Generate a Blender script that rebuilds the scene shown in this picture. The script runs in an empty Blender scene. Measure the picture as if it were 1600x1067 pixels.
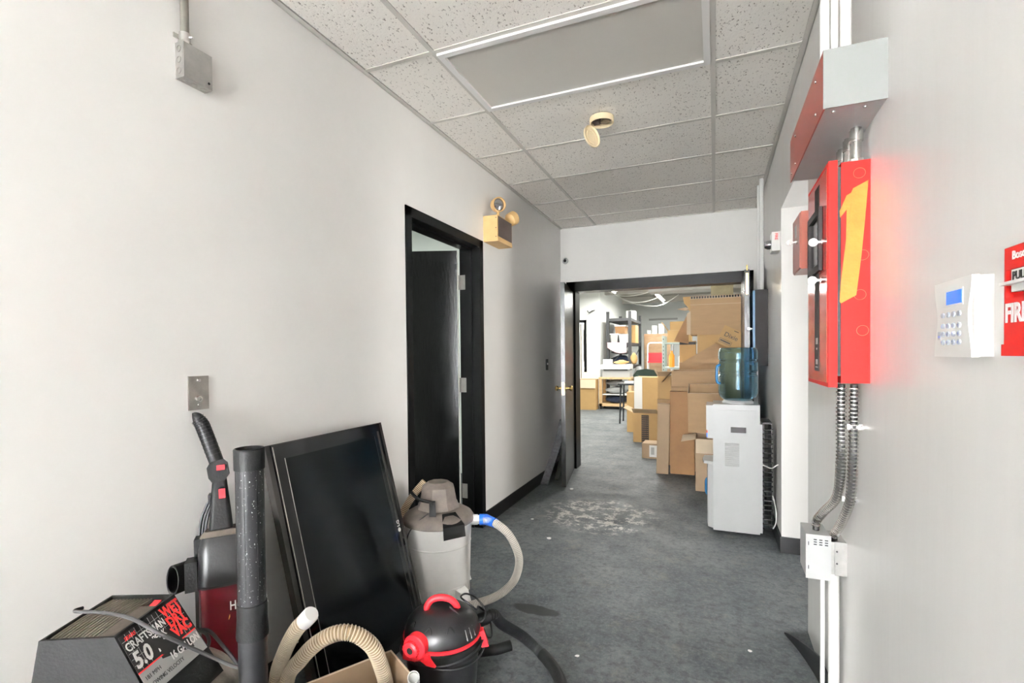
import bpy, bmesh, math, random
from mathutils import Vector, Matrix, Euler
random.seed(7)
S = bpy.context.scene
COL = S.collection
PI = math.pi
# ------------------------------------------------------------------ camera
YAW, PIT, ROL, FPX, PCY, CAMH = .3901, .0168, -.0101, 770.1, 565.5, 1.315
cam = bpy.data.cameras.new('camera'); camo = bpy.data.objects.new('camera', cam); COL.objects.link(camo)
cam.sensor_width = 36; cam.lens = FPX / 1600 * 36; cam.shift_y = (PCY - 533.5) / 1600
cam.clip_start = .02; cam.clip_end = 200
_fw = Vector((-math.sin(YAW), math.cos(YAW), 0)); _rt = Vector((math.cos(YAW), math.sin(YAW), 0)); _up = Vector((0, 0, 1))
fw = _fw * math.cos(PIT) - _up * math.sin(PIT); up = _up * math.cos(PIT) + _fw * math.sin(PIT)
c_, s_ = math.cos(ROL), math.sin(ROL)
rt2 = _rt * c_ + up * s_; up2 = up * c_ - _rt * s_
camo.matrix_world = Matrix(((rt2.x, up2.x, -fw.x, 0), (rt2.y, up2.y, -fw.y, 0), (rt2.z, up2.z, -fw.z, CAMH), (0, 0, 0, 1)))
S.camera = camo
# ------------------------------------------------------------------ light
W = bpy.data.worlds.new('world'); S.world = W; W.use_nodes = True
wb = W.node_tree.nodes['Background']; wb.inputs[0].default_value = (.97, .985, 1, 1); wb.inputs[1].default_value = 44
def area(name, loc, rot, sx, sy, power, col=(1, 1, 1)):
    l = bpy.data.lights.new(name, 'AREA'); l.shape = 'RECTANGLE'; l.size = sx; l.size_y = sy; l.energy = power; l.color = col
    o = bpy.data.objects.new(name, l); COL.objects.link(o); o.location = loc; o.rotation_euler = rot
    return o
# daylight through the glazed entrance behind the camera
pl_ = area('entrance_portal', (-.62, -4.32, 1.3), (PI/2, 0, 0), 1.97, 2.6, 1); pl_.data.cycles.is_portal = True
area('entrance_daylight', (-.62, -9.5, 2.0), (math.radians(86), 0, 0), 4.0, 3.2, 190, (1, .985, .965))
# fill lamp added in the windowless side room to brighten the corridor
area('side_room_fill', (3.1, 3.30, 1.3), (PI/2, 0, PI/2), .5, 1.9, 44, (1, .99, .97))
S.view_settings.view_transform = 'Standard'; S.view_settings.look = 'None'
S.view_settings.exposure = .86; S.view_settings.gamma = 1; S.view_settings.use_curve_mapping = False

# ------------------------------------------------------------------ pixel helpers (real distances given)
def ray(u, v):
    A = u - 800; B = v - PCY
    a = A * c_ + B * s_; b = -A * s_ + B * c_
    return _rt * (a / FPX) + fw + up * (-b / FPX)
def atz(u, v, z):
    r = ray(u, v); return Vector((0, 0, CAMH)) + r * ((z - CAMH) / r.z)
def atx(u, v, x):
    r = ray(u, v); return Vector((0, 0, CAMH)) + r * (x / r.x)
def aty(u, v, y):
    r = ray(u, v); return Vector((0, 0, CAMH)) + r * (y / r.y)

# ------------------------------------------------------------------ materials
MATS = {}
def mat(name, col, rough=.5, metal=0, var=0, vscale=8, col2=None, bump=0, bscale=60, spec=.5, trans=0, ior=1.45, emit=0, coat=0, alpha=1, stretch=None, thr=None):
    if name in MATS: return MATS[name]
    m = bpy.data.materials.new(name); m.use_nodes = True; nt = m.node_tree; N = nt.nodes; L = nt.links
    p = N['Principled BSDF']
    p.inputs['Base Color'].default_value = (*col, 1); p.inputs['Roughness'].default_value = rough
    p.inputs['Metallic'].default_value = metal; p.inputs['Specular IOR Level'].default_value = spec
    p.inputs['Transmission Weight'].default_value = trans; p.inputs['IOR'].default_value = ior
    p.inputs['Coat Weight'].default_value = coat
    if emit:
        p.inputs['Emission Color'].default_value = (*col, 1); p.inputs['Emission Strength'].default_value = emit
    tc = N.new('ShaderNodeTexCoord'); src = tc.outputs['Object']
    if stretch:
        mp = N.new('ShaderNodeMapping'); mp.inputs['Scale'].default_value = stretch; L.new(src, mp.inputs[0]); src = mp.outputs[0]
    if var or col2:
        n = N.new('ShaderNodeTexNoise'); n.inputs['Scale'].default_value = vscale; n.inputs['Detail'].default_value = 6; n.inputs['Roughness'].default_value = .65
        L.new(src, n.inputs['Vector'])
        r = N.new('ShaderNodeValToRGB'); a, b = thr or (.3, .7)
        r.color_ramp.elements[0].position = a; r.color_ramp.elements[1].position = b
        c2 = col2 or tuple(min(1, x * (1 + var)) for x in col); c1 = col if col2 else tuple(x * (1 - var) for x in col)
        r.color_ramp.elements[0].color = (*c1, 1); r.color_ramp.elements[1].color = (*c2, 1)
        L.new(n.outputs['Fac'], r.inputs[0]); L.new(r.outputs[0], p.inputs['Base Color'])
    if bump:
        n2 = N.new('ShaderNodeTexNoise'); n2.inputs['Scale'].default_value = bscale; n2.inputs['Detail'].default_value = 3
        L.new(src, n2.inputs['Vector'])
        bp = N.new('ShaderNodeBump'); bp.inputs['Strength'].default_value = bump; bp.inputs['Distance'].default_value = .01
        L.new(n2.outputs['Fac'], bp.inputs['Height']); L.new(bp.outputs[0], p.inputs['Normal'])
    MATS[name] = m
    return m
white_wall = mat('wall_paint', (.80, .785, .757), .24, var=.025, vscale=2.5, bump=.05, bscale=35)
right_paint = mat('wall_paint_right', (.80, .785, .765), .26, var=.03, vscale=3, bump=.08, bscale=14, stretch=(1, 1, .15))
back_paint = mat('back_room_paint', (.80, .82, .80), .5, var=.02, vscale=2)
black_trim = mat('black_gloss_trim', (.007, .007, .0072), .32, var=.3, vscale=12, bump=.06, bscale=40, spec=.13)
black_door = mat('black_door_paint', (.006, .006, .0065), .27, var=.3, vscale=9, bump=.12, bscale=60, stretch=(1, 1, .2), spec=.35)
vinyl = mat('vinyl_base', (.008, .008, .009), .45, var=.3, vscale=20)
grid_white = mat('ceiling_grid_paint', (.62, .59, .54), .5)
tile_mat = None
galv = mat('galvanised_steel', (.45, .44, .42), .38, .85, var=.15, vscale=18)
chrome = mat('bright_steel', (.56, .545, .52), .25, .95, var=.1, vscale=30)
stain = mat('stainless_plate', (.42, .40, .37), .3, .9, var=.2, vscale=20)
brass = mat('brass', (.75, .52, .2), .25, .95)
beige = mat('yellowed_plastic', (.62, .40, .17), .45, var=.08, vscale=12)
cream = mat('cream_plastic', (.80, .66, .43), .45, var=.06, vscale=15)
brown_dark = mat('dark_brown_cover', (.085, .055, .045), .4)
red_paint = mat('red_enamel', (.40, .012, .0095), .5, var=.06, vscale=10, spec=.12)
red_glass = mat('dark_red_door', (.42, .022, .015), .14, var=.08, vscale=8)
red_plastic = mat('red_plastic', (.72, .02, .03), .35, var=.08, vscale=20)
white_plastic = mat('white_plastic', (.80, .79, .76), .4, var=.02, vscale=12)
appliance = mat('appliance_white', (.44, .445, .44), .3, var=.02, vscale=6, bump=.03, bscale=20)
grey_enamel = mat('grey_enamel', (.42, .42, .41), .38, var=.04, vscale=15)
black_plastic = mat('black_plastic', (.012, .012, .013), .35, var=.35, vscale=22, bump=.05, bscale=90)
dull_black = mat('dusty_black_plastic', (.010, .010, .010), .5, var=.4, vscale=14, bump=.1, bscale=140, spec=.22)
dusty_brown = mat('dusty_top', (.06, .048, .038), .7, col2=(.17, .14, .11), vscale=7)
dirty_grey = mat('dirty_grey_plastic', (.10, .085, .07), .6, col2=(.34, .31, .27), vscale=9, thr=(.35, .62))
taupe = mat('dusty_taupe_plastic', (.10, .085, .072), .55, col2=(.21, .175, .15), vscale=10)
tank_grey = mat('vacuum_tank_grey', (.72, .705, .675), .5, var=.06, vscale=6)
maroon = mat('maroon_plastic', (.085, .007, .011), .25, var=.12, vscale=8)
wand_mat = mat('dusty_wand', (.013, .013, .014), .4, col2=(.6, .6, .6), vscale=170, thr=(.63, .68), spec=.35)
hose_beige = mat('beige_hose', (.70, .60, .46), .5, var=.1, vscale=25)
hose_grey = mat('pale_grey_hose', (.62, .58, .52), .5, var=.06, vscale=20)
blue_tape = mat('blue_tape', (.01, .13, .62), .4)
screen_mat = mat('tv_screen', (.003, .004, .005), .12, spec=.24, var=.2, vscale=5)
tv_gloss = mat('tv_bezel_gloss', (.006, .006, .007), .07, spec=.6)
tv_frame = mat('tv_side_frame', (.028, .025, .023), .4)
line_grey = mat('bezel_line', (.45, .42, .38), .3, .5)
card = mat('cardboard', (.40, .265, .145), .8, var=.07, vscale=5, bump=.06, bscale=80, stretch=(1, 1, 4))
card_y = mat('cardboard_golden', (.47, .30, .125), .75, var=.06, vscale=4)
card_d = mat('cardboard_brown', (.27, .145, .062), .75, var=.1, vscale=5)
card_g = mat('cardboard_greyish', (.36, .255, .16), .8, var=.06, vscale=5)
card_in = mat('cardboard_inside', (.46, .335, .21), .85, var=.06, vscale=6)
card_pale = mat('cardboard_pale', (.62, .50, .36), .85, var=.05, vscale=6)
paper = mat('white_paper', (.80, .79, .77), .7)
ink = mat('black_ink', (.012, .011, .011), .6)
orange_tape = mat('orange_tape', (.72, .135, .008), .6, col2=(.78, .185, .018), vscale=14, bump=.35, bscale=30)
lcd = mat('blue_lcd', (.01, .12, .75), .2, emit=.25)
button = mat('grey_button', (.45, .48, .54), .4)
logo_blue = mat('logo_blue', (.08, .12, .42), .4)
cord_mat = mat('black_cord', (.022, .023, .025), .5)
white_cord = mat('white_cord', (.78, .77, .74), .5)
wood = mat('pale_wood', (.62, .43, .23), .6, var=.12, vscale=6, stretch=(1, 8, 8))
plywood = mat('plywood', (.22, .135, .07), .7, col2=(.36, .25, .15), vscale=3, stretch=(1, 1, 3))
pink = mat('pink_cloth', (.72, .45, .47), .85)
navy = mat('navy_cloth', (.02, .03, .06), .85, var=.3, vscale=12)
grey_cloth = mat('grey_cloth', (.22, .22, .22), .85, var=.2, vscale=10)
shelf_metal = mat('charcoal_shelf', (.035, .037, .04), .5)
green_metal = mat('pale_green_metal', (.38, .45, .42), .5)
dark_green = mat('dark_green_fabric', (.025, .045, .035), .8)
lamp_tube = mat('lit_tube', (1, .98, .9), .5, emit=9)
lens_mat = mat('lamp_lens', (.32, .32, .33), .12, .8)
blue_metal = mat('blue_grey_enamel', (.07, .19, .33), .3)
dark_panel = mat('dark_grey_enamel', (.030, .027, .027), .6, var=.08, vscale=10, spec=.12)
gold = mat('gold_ink', (.75, .42, .08), .5)
white_ink = mat('white_ink', (.85, .84, .82), .5)
grey_label = mat('grey_label', (.42, .42, .41), .5)
red_ink = mat('red_ink', (.75, .03, .03), .5)
diff_mat = mat('unlit_diffuser', (.62, .595, .545), .35, var=.02, vscale=3)
frame_white = mat('fixture_frame', (.82, .80, .78), .4)
rubber = mat('rubber', (.015, .015, .016), .8)
mesh_mat = mat('ribbed_mat', (.13, .13, .14), .7, var=.4, vscale=30)
pvc = mat('white_pvc', (.78, .77, .74), .4)
scuff = mat('scuff_grey', (.30, .29, .27), .6)

def glass_blue():
    m = mat('blue_bottle_plastic', (.60, .83, .95), .06, trans=1, ior=1.25); return m
bottle_mat = glass_blue()
glass = mat('clear_glass', (1, 1, 1), 0, trans=1, ior=1.02, spec=.2)

def make_tile_mat():
    m = bpy.data.materials.new('acoustic_tile'); m.use_nodes = True; N = m.node_tree.nodes; L = m.node_tree.links; p = N['Principled BSDF']
    tc = N.new('ShaderNodeTexCoord')
    mp = N.new('ShaderNodeMapping'); mp.inputs['Scale'].default_value = (1, .55, 1); L.new(tc.outputs['Object'], mp.inputs[0])
    n = N.new('ShaderNodeTexNoise'); n.inputs['Scale'].default_value = 105; n.inputs['Detail'].default_value = 2.5; n.inputs['Roughness'].default_value = .7
    L.new(mp.outputs[0], n.inputs['Vector'])
    r = N.new('ShaderNodeValToRGB'); r.color_ramp.elements[0].position = .335; r.color_ramp.elements[1].position = .39
    r.color_ramp.elements[0].color = (.32, .28, .24, 1); r.color_ramp.elements[1].color = (.90, .86, .80, 1)
    L.new(n.outputs['Fac'], r.inputs[0]); L.new(r.outputs[0], p.inputs['Base Color'])
    bp = N.new('ShaderNodeBump'); bp.inputs['Strength'].default_value = .5; bp.inputs['Distance'].default_value = .004
    L.new(n.outputs['Fac'], bp.inputs['Height']); L.new(bp.outputs[0], p.inputs['Normal'])
    p.inputs['Roughness'].default_value = .9
    return m
tile_mat = make_tile_mat()

def make_floor_mat():
    m = bpy.data.materials.new('painted_concrete'); m.use_nodes = True; N = m.node_tree.nodes; L = m.node_tree.links; p = N['Principled BSDF']
    tc = N.new('ShaderNodeTexCoord'); P = tc.outputs['Object']
    def noise(sc, det=6, ro=.6):
        n = N.new('ShaderNodeTexNoise'); n.inputs['Scale'].default_value = sc; n.inputs['Detail'].default_value = det; n.inputs['Roughness'].default_value = ro
        L.new(P, n.inputs['Vector']); return n.outputs['Fac']
    def ramp(f, a, b, c1, c2):
        r = N.new('ShaderNodeValToRGB'); r.color_ramp.elements[0].position = a; r.color_ramp.elements[1].position = b
        r.color_ramp.elements[0].color = (*c1, 1); r.color_ramp.elements[1].color = (*c2, 1); L.new(f, r.inputs[0]); return r.outputs[0]
    def mix(fac, a, b):
        x = N.new('ShaderNodeMix'); x.data_type = 'RGBA'; L.new(fac, x.inputs[0])
        if isinstance(a, tuple): x.inputs[6].default_value = (*a, 1)
        else: L.new(a, x.inputs[6])
        if isinstance(b, tuple): x.inputs[7].default_value = (*b, 1)
        else: L.new(b, x.inputs[7])
        return x.outputs[2]
    K = (0, 0, 0); O = (1, 1, 1)
    base = ramp(noise(1.9, 9, .72), .36, .64, (.050, .063, .073), (.138, .152, .156))
    fine = ramp(noise(55, 6, .85), .48, .66, K, (.7, .7, .7))
    base = mix(fine, base, (.20, .205, .20))
    dark = ramp(noise(24, 6, .8), .40, .52, (.65, .65, .65), K)
    base = mix(dark, base, (.04, .046, .05))
    bare = ramp(noise(4.1, 9, .8), .55, .68, K, (.6, .6, .6))
    base = mix(bare, base, (.19, .178, .15))
    flecks = ramp(noise(75, 3, .6), .735, .76, K, (.7, .7, .7))
    base = mix(flecks, base, (.5, .49, .46))
    # worn patch of old white adhesive in the middle of the corridor
    def blob(cx, cy, sx, sy, edge, sc):
        mp = N.new('ShaderNodeMapping'); mp.inputs['Location'].default_value = (-cx / sx, -cy / sy, 0); mp.inputs['Scale'].default_value = (1 / sx, 1 / sy, 0); L.new(P, mp.inputs[0])
        ln = N.new('ShaderNodeVectorMath'); ln.operation = 'LENGTH'; L.new(mp.outputs[0], ln.inputs[0])
        ad = N.new('ShaderNodeMath'); ad.operation = 'MULTIPLY_ADD'; L.new(noise(sc, 5, .7), ad.inputs[0]); ad.inputs[1].default_value = edge; L.new(ln.outputs['Value'], ad.inputs[2])
        hv = N.new('ShaderNodeMath'); hv.operation = 'MULTIPLY'; hv.use_clamp = True; hv.inputs[1].default_value = .5; L.new(ad.outputs[0], hv.inputs[0])
        return hv.outputs[0]
    w = ramp(blob(-.88, 3.95, .48, .45, .6, 4), .52, .66, O, K)
    chips = ramp(noise(11, 8, .8), .50, .57, K, (.9, .9, .9))
    mu = N.new('ShaderNodeMix'); mu.data_type = 'RGBA'; mu.blend_type = 'MULTIPLY'; mu.inputs[0].default_value = 1; L.new(w, mu.inputs[6]); L.new(chips, mu.inputs[7])
    base = mix(mu.outputs[2], base, (.52, .50, .46))
    wet = ramp(blob(-.86, 2.36, .15, .05, .9, 9), .62, .70, O, K)
    base = mix(wet, base, (.022, .024, .024))
    L.new(base, p.inputs['Base Color'])
    rr = ramp(noise(5, 5), .3, .7, (.55, .55, .55), (.78, .78, .78)); L.new(rr, p.inputs['Roughness'])
    bp = N.new('ShaderNodeBump'); bp.inputs['Strength'].default_value = .12; bp.inputs['Distance'].default_value = .01
    L.new(noise(30, 6), bp.inputs['Height']); L.new(bp.outputs[0], p.inputs['Normal'])
    return m
floor_mat = make_floor_mat()

# ------------------------------------------------------------------ mesh builder
class MB:
    def __init__(s): s.bm = bmesh.new()
    def add(s, vs, fs):
        V = [s.bm.verts.new(v) for v in vs]
        for f in fs:
            try: s.bm.faces.new([V[i] for i in f])
            except ValueError: pass
        return s
    def box(s, x0, x1, y0, y1, z0, z1, M=None):
        vs = [Vector(v) for v in ((x0,y0,z0),(x1,y0,z0),(x1,y1,z0),(x0,y1,z0),(x0,y0,z1),(x1,y0,z1),(x1,y1,z1),(x0,y1,z1))]
        if M: vs = [M @ v for v in vs]
        return s.add(vs, ((3,2,1,0),(4,5,6,7),(0,1,5,4),(1,2,6,5),(2,3,7,6),(3,0,4,7)))
    def hexa(s, bot, top):      # two quads, counter-clockwise from above
        return s.add(list(bot) + list(top), ((3,2,1,0),(4,5,6,7),(0,1,5,4),(1,2,6,5),(2,3,7,6),(3,0,4,7)))
    def prism(s, poly, vec):    # polygon points, extruded by vec
        n = len(poly); vec = Vector(vec); a = [Vector(p) for p in poly]; b = [p + vec for p in a]
        return s.add(a + b, [tuple(range(n))[::-1], tuple(range(n, 2*n))] + [(i, (i+1) % n, n + (i+1) % n, n + i) for i in range(n)])
    def loft(s, rings, closed=True, caps=True):
        n = len(rings[0]); vs = [Vector(p) for r in rings for p in r]; fs = []
        for k in range(len(rings) - 1):
            for i in range(n if closed else n - 1):
                j = (i + 1) % n; fs.append((k*n+i, k*n+j, (k+1)*n+j, (k+1)*n+i))
        if caps: fs += [tuple(range(n))[::-1], tuple(range((len(rings)-1)*n, len(rings)*n))]
        return s.add(vs, fs)
    def lathe(s, prof, n=32, c=(0,0,0), caps=True, M=None):
        rings = []
        for r, z in prof:
            ring = [Vector((r*math.cos(2*PI*i/n), r*math.sin(2*PI*i/n), z)) for i in range(n)]
            rings.append([(M @ p if M else p) + Vector(c) for p in ring])
        return s.loft(rings, True, caps)
    def cyl(s, p0, p1, r0, r1=None, n=20, caps=True):
        p0, p1 = Vector(p0), Vector(p1); r1 = r0 if r1 is None else r1
        q = (p1 - p0).to_track_quat('Z', 'Y')
        def ring(p, r): return [p + q @ Vector((r*math.cos(2*PI*i/n), r*math.sin(2*PI*i/n), 0)) for i in range(n)]
        return s.loft([ring(p0, r0), ring(p1, r1)], True, caps)
    def tube(s, pts, r, n=10, caps=True):   # r number or list
        pts = [Vector(p) for p in pts]; N = len(pts); rings = []
        t = [(pts[min(i+1, N-1)] - pts[max(i-1, 0)]).normalized() for i in range(N)]
        ref = Vector((0,0,1)) if abs(t[0].z) < .9 else Vector((1,0,0))
        u = (ref - t[0] * ref.dot(t[0])).normalized()
        for i in range(N):
            u = (u - t[i] * u.dot(t[i])).normalized(); w = t[i].cross(u)
            R = r[i] if isinstance(r, (list, tuple)) else r
            rings.append([pts[i] + (u*math.cos(2*PI*k/n) + w*math.sin(2*PI*k/n)) * R for k in range(n)])
        return s.loft(rings, True, caps)
    def ridges(s, pts, r, pitch, depth, n=16):
        P = resample(pts, pitch); 
        for i in range(1, len(P) - 1):
            t = (P[i+1] - P[i-1]).normalized() * pitch * .25
            s.tube([P[i]-t, P[i]-t*.55, P[i]+t*.55, P[i]+t], [r-depth, r, r, r-depth], n, caps=False)
        return s
    def sphere(s, c, r, n=16, m=10, sc=(1,1,1)):
        c = Vector(c); rings = []
        for k in range(1, m):
            a = PI * k / m
            rings.append([c + Vector((r*sc[0]*math.sin(a)*math.cos(2*PI*i/n), r*sc[1]*math.sin(a)*math.sin(2*PI*i/n), -r*sc[2]*math.cos(a))) for i in range(n)])
        return s.loft(rings)
    def mesh(s, name, angle=35, bevel=0):
        bm = s.bm
        if bevel:
            es = [e for e in bm.edges if len(e.link_faces) == 2 and e.calc_face_angle(0) > .5]
            bmesh.ops.bevel(bm, geom=es, offset=bevel, segments=2, affect='EDGES', profile=.5, clamp_overlap=True)
        bmesh.ops.recalc_face_normals(bm, faces=bm.faces[:])
        me = bpy.data.meshes.new(name); bm.to_mesh(me); bm.free()
        for p in me.polygons: p.use_smooth = True
        me.set_sharp_from_angle(angle=math.radians(angle))
        return me
def smooth(pts, k=8):
    pts = [Vector(p) for p in pts]; out = []
    for i in range(len(pts) - 1):
        p0, p1, p2, p3 = pts[max(i-1,0)], pts[i], pts[i+1], pts[min(i+2,len(pts)-1)]
        for j in range(k):
            t = j / k
            out.append(.5 * ((2*p1) + (p2-p0)*t + (2*p0-5*p1+4*p2-p3)*t*t + (3*p1-p0-3*p2+p3)*t**3))
    return out + [pts[-1]]
def resample(pts, step):
    out = [pts[0]]; acc = 0
    for a, b in zip(pts, pts[1:]):
        L = (b - a).length
        if L < 1e-9: continue
        d = step - acc
        while d <= L:
            out.append(a + (b - a) * (d / L)); d += step
        acc = L - (d - step)
    return out
WM = {}
def thing(name, label, cat, loc=(0,0,0), rotz=0, group=None, rot=None):
    o = bpy.data.objects.new(name, None); COL.objects.link(o); o.empty_display_size = .05
    o.location = loc; o.rotation_euler = rot or (0, 0, rotz)
    o['label'] = label; o['category'] = cat
    if group: o['group'] = group
    WM[o.name] = Matrix.Translation(Vector(loc)) @ Euler(o.rotation_euler).to_matrix().to_4x4()
    return o
def obj(name, mb, m, parent=None, world=True, bevel=0, angle=35, label=None):
    """part: mesh in world coordinates (world=True) or in the coordinates of its thing"""
    me = mb.mesh(name, angle, bevel) if isinstance(mb, MB) else mb
    me.materials.append(m) if not me.materials else None
    o = bpy.data.objects.new(name, me); COL.objects.link(o)
    if parent:
        o.parent = parent; PM = WM.get(parent.name, Matrix.Identity(4)); WM[o.name] = PM
        if world: me.transform(PM.inverted())
    if label: o['label'] = label
    return o
def ribbed(par, pts, r, pitch, depth, n, m, groove, name='hose_body'):
    b = obj(name, MB().tube(resample(pts, .008) + [pts[-1]], r-depth, n), groove, par)
    rg = obj('ridges', MB().ridges(pts, r, pitch, depth*1.2, n), m, b); rg['kind'] = 'stuff'
    return b
def single(name, mb, m, label, cat, group=None, bevel=0, angle=35):
    o = obj(name, mb, m, bevel=bevel, angle=angle); o['label'] = label; o['category'] = cat
    if group: o['group'] = group
    return o
def struct(name, mb, m, bevel=0):
    o = obj(name, mb, m, bevel=bevel); o['kind'] = 'structure'; return o
def text(name, body, size, m, parent, M, world=True, bold=0, shear=0, ext=.0004, align='LEFT', sx=1):
    cu = bpy.data.curves.new(name, 'FONT'); cu.body = body; cu.size = size; cu.offset = bold * size; cu.shear = shear
    cu.extrude = ext; cu.align_x = align; cu.resolution_u = 3
    t = bpy.data.objects.new('tmp', cu); COL.objects.link(t)
    dg = bpy.context.evaluated_depsgraph_get(); me = bpy.data.meshes.new_from_object(t.evaluated_get(dg))
    bpy.data.objects.remove(t); me.name = name; me.materials.clear()
    me.transform(Matrix.Diagonal((sx, 1, 1, 1))); me.transform(M)
    return obj(name, me, m, parent, world)
def frame(o, ex, ey, ez=None):
    ex = Vector(ex).normalized(); ey = Vector(ey); ey = (ey - ex * ey.dot(ex)).normalized(); ez = ex.cross(ey); o = Vector(o)
    return Matrix(((ex.x, ey.x, ez.x, o.x), (ex.y, ey.y, ez.y, o.y), (ex.z, ey.z, ez.z, o.z), (0, 0, 0, 1)))

# ------------------------------------------------------------------ setting
LX, RX, FY, CZ, BK = -1.63, .40, 5.46, 2.734, -4.2
struct('floor', MB().box(-6.5, 4.0, -4.7, 17.2, -.12, 0), floor_mat)
# left wall: near piece, over the door, far piece
DY0, DY1, DZ = 2.425, 3.345, 2.125
wl = struct('wall_left', MB().box(LX-.15, LX, BK, DY0, 0, 3).box(LX-.15, LX, DY1, FY, 0, 3).box(LX-.15, LX, DY0, DY1, DZ, 3), white_wall)
OY0, OY1, OZ = 2.63, 3.62, 2.235
wr = struct('wall_right', MB().box(RX, RX+.16, BK, OY0, 0, 3).box(RX, RX+.16, OY1, FY, 0, 3).box(RX, RX+.16, OY0, OY1, OZ, 3), right_paint)
FX0, FX1, FZ = -1.50, .30, 2.03
struct('wall_far', MB().box(LX-.15, FX0, FY, FY+.15, 0, 3).box(FX1, RX+.16, FY, FY+.15, 0, 3).box(FX0, FX1, FY, FY+.15, FZ+.0, 3), white_wall)
# side room reached through the opening in the right wall
struct('wall_side_room', MB().box(RX+.16, 3.2, OY1, OY1+.12, 0, 3).box(3.2, 3.3, -.5, OY1+.12, 0, 3).box(RX+.16, 3.2, -.62, -.5, 0, 3), white_wall)
struct('ceiling_side_room', MB().box(RX+.16, 3.3, -.62, OY1+.12, OZ, OZ+.1), white_wall)
# room behind the open black door
struct('wall_left_room', MB().box(-4.3, -4.2, 1.2, 4.9, 0, 3).box(-4.2, LX-.15, 1.1, 1.2, 0, 3).box(-4.2, LX-.15, 4.8, 4.9, 0, 3), back_paint)
struct('ceiling_left_room', MB().box(-4.3, LX-.15, 1.1, 4.9, 2.75, 2.85), back_paint)
area('left_room_lamp', (-3.0, 3.0, 2.7), (0, 0, 0), .6, 1.2, 30, (.95, 1, .93))
# glazed entrance behind the camera
struct('wall_back', MB().box(LX-.15, -1.60, BK-.1, BK, 0, 3).box(.37, RX+.16, BK-.1, BK, 0, 3).box(-1.60, .37, BK-.1, BK, 2.6, 3), white_wall)
wf = struct('window_1', MB().box(-1.60, -1.55, BK-.08, BK-.02, 0, 2.6).box(.32, .37, BK-.08, BK-.02, 0, 2.6).box(-1.60, .37, BK-.08, BK-.02, 2.55, 2.6).box(-1.60, .37, BK-.08, BK-.02, 0, .06).box(-.645, -.585, BK-.08, BK-.02, .06, 2.55), galv)
for a, b in ((-1.55, -.645), (-.585, .32)):
    obj('pane', MB().box(a, b, BK-.055, BK-.045, .06, 2.55), glass, wf)

# suspended ceiling: tiles and grid
XB = [LX+.02, -1.222, -.003, RX-.015]
YB = [2.0312 + .6096 * k for k in range(-10, 6)] + [FY - .015]
ceil = struct('ceiling', MB().box(LX-.15, RX+.16, BK-.1, FY+.15, CZ+.12, CZ+.2), white_wall)
for i in range(3):
    for j in range(len(YB) - 1):
        if i == 1 and abs(YB[j] - 2.0312) < .01: continue
        x0, x1, y0, y1 = XB[i], XB[i+1], YB[j], YB[j+1]
        if y1 - y0 < .05: continue
        dz = random.uniform(0, .002)
        obj('tile', MB().box(x0+.006, x1-.006, y0+.006, y1-.006, CZ+.004+dz, CZ+.02), tile_mat, ceil)
for x in XB[1:3]:
    obj('grid_bar', MB().box(x-.012, x+.012, BK, FY, CZ-.001, CZ+.004).box(x-.002, x+.002, BK, FY, CZ+.004, CZ+.03), grid_white, ceil)
for j, y in enumerate(YB[:-1]):
    for i in range(3):
        a = XB[i] + (.012 if i else 0); b = XB[i+1] - (.012 if i < 2 else 0)
        obj('grid_bar', MB().box(a, b, y-.012, y+.012, CZ, CZ+.004), grid_white, ceil)
struct('trim_1', MB().box(LX, LX+.024, BK, FY, CZ-.002, CZ+.003).box(LX, LX+.002, BK, FY, CZ-.002, CZ+.025), grid_white)
struct('trim_2', MB().box(RX-.024, RX, BK, FY, CZ-.002, CZ+.003).box(RX-.002, RX, BK, FY, CZ-.002, CZ+.025), grid_white)
struct('trim_3', MB().box(LX, RX, FY-.022, FY, CZ-.002, CZ+.003), grid_white)
# baseboards
struct('baseboard_left', MB().box(LX, LX+.008, BK, DY0-.05, 0, .105).box(LX, LX+.008, DY1+.05, FY, 0, .105), vinyl)
struct('baseboard_right', MB().box(RX-.008, RX, OY1, FY, 0, .105).box(RX-.008, RX+.6, OY1-.008, OY1, 0, .105), vinyl)
# peeled strip of vinyl base on the near right wall
P = [(.445,2.50,.05),(.405,2.30,.05),(.375,2.44,.05)]
pl = smooth([(.396,1.2,.05),(.396,1.9,.05),(.393,2.10,.05),(.376,2.28,.05),(.342,2.44,.05),(.298,2.58,.05)], 8)
mb = MB(); rings = []
for k, p in enumerate(pl):
    t = (pl[min(k+1,len(pl)-1)] - pl[max(k-1,0)]).normalized(); nrm = Vector((-t.y, t.x, 0))
    fr = k / (len(pl)-1); hh = .10 if fr < .55 else .10 * (1 - (fr-.55)/.45) + .006
    rings.append([p - nrm*.0025 + Vector((0,0,-.05)), p + nrm*.0025 + Vector((0,0,-.05)), p + nrm*.0025 + Vector((0,0,-.05+hh)), p - nrm*.0025 + Vector((0,0,-.05+hh))])
o = single('vinyl_strip', mb.loft(rings), vinyl, 'black vinyl base strip peeling off the right wall onto the floor', 'baseboard strip')

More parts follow.
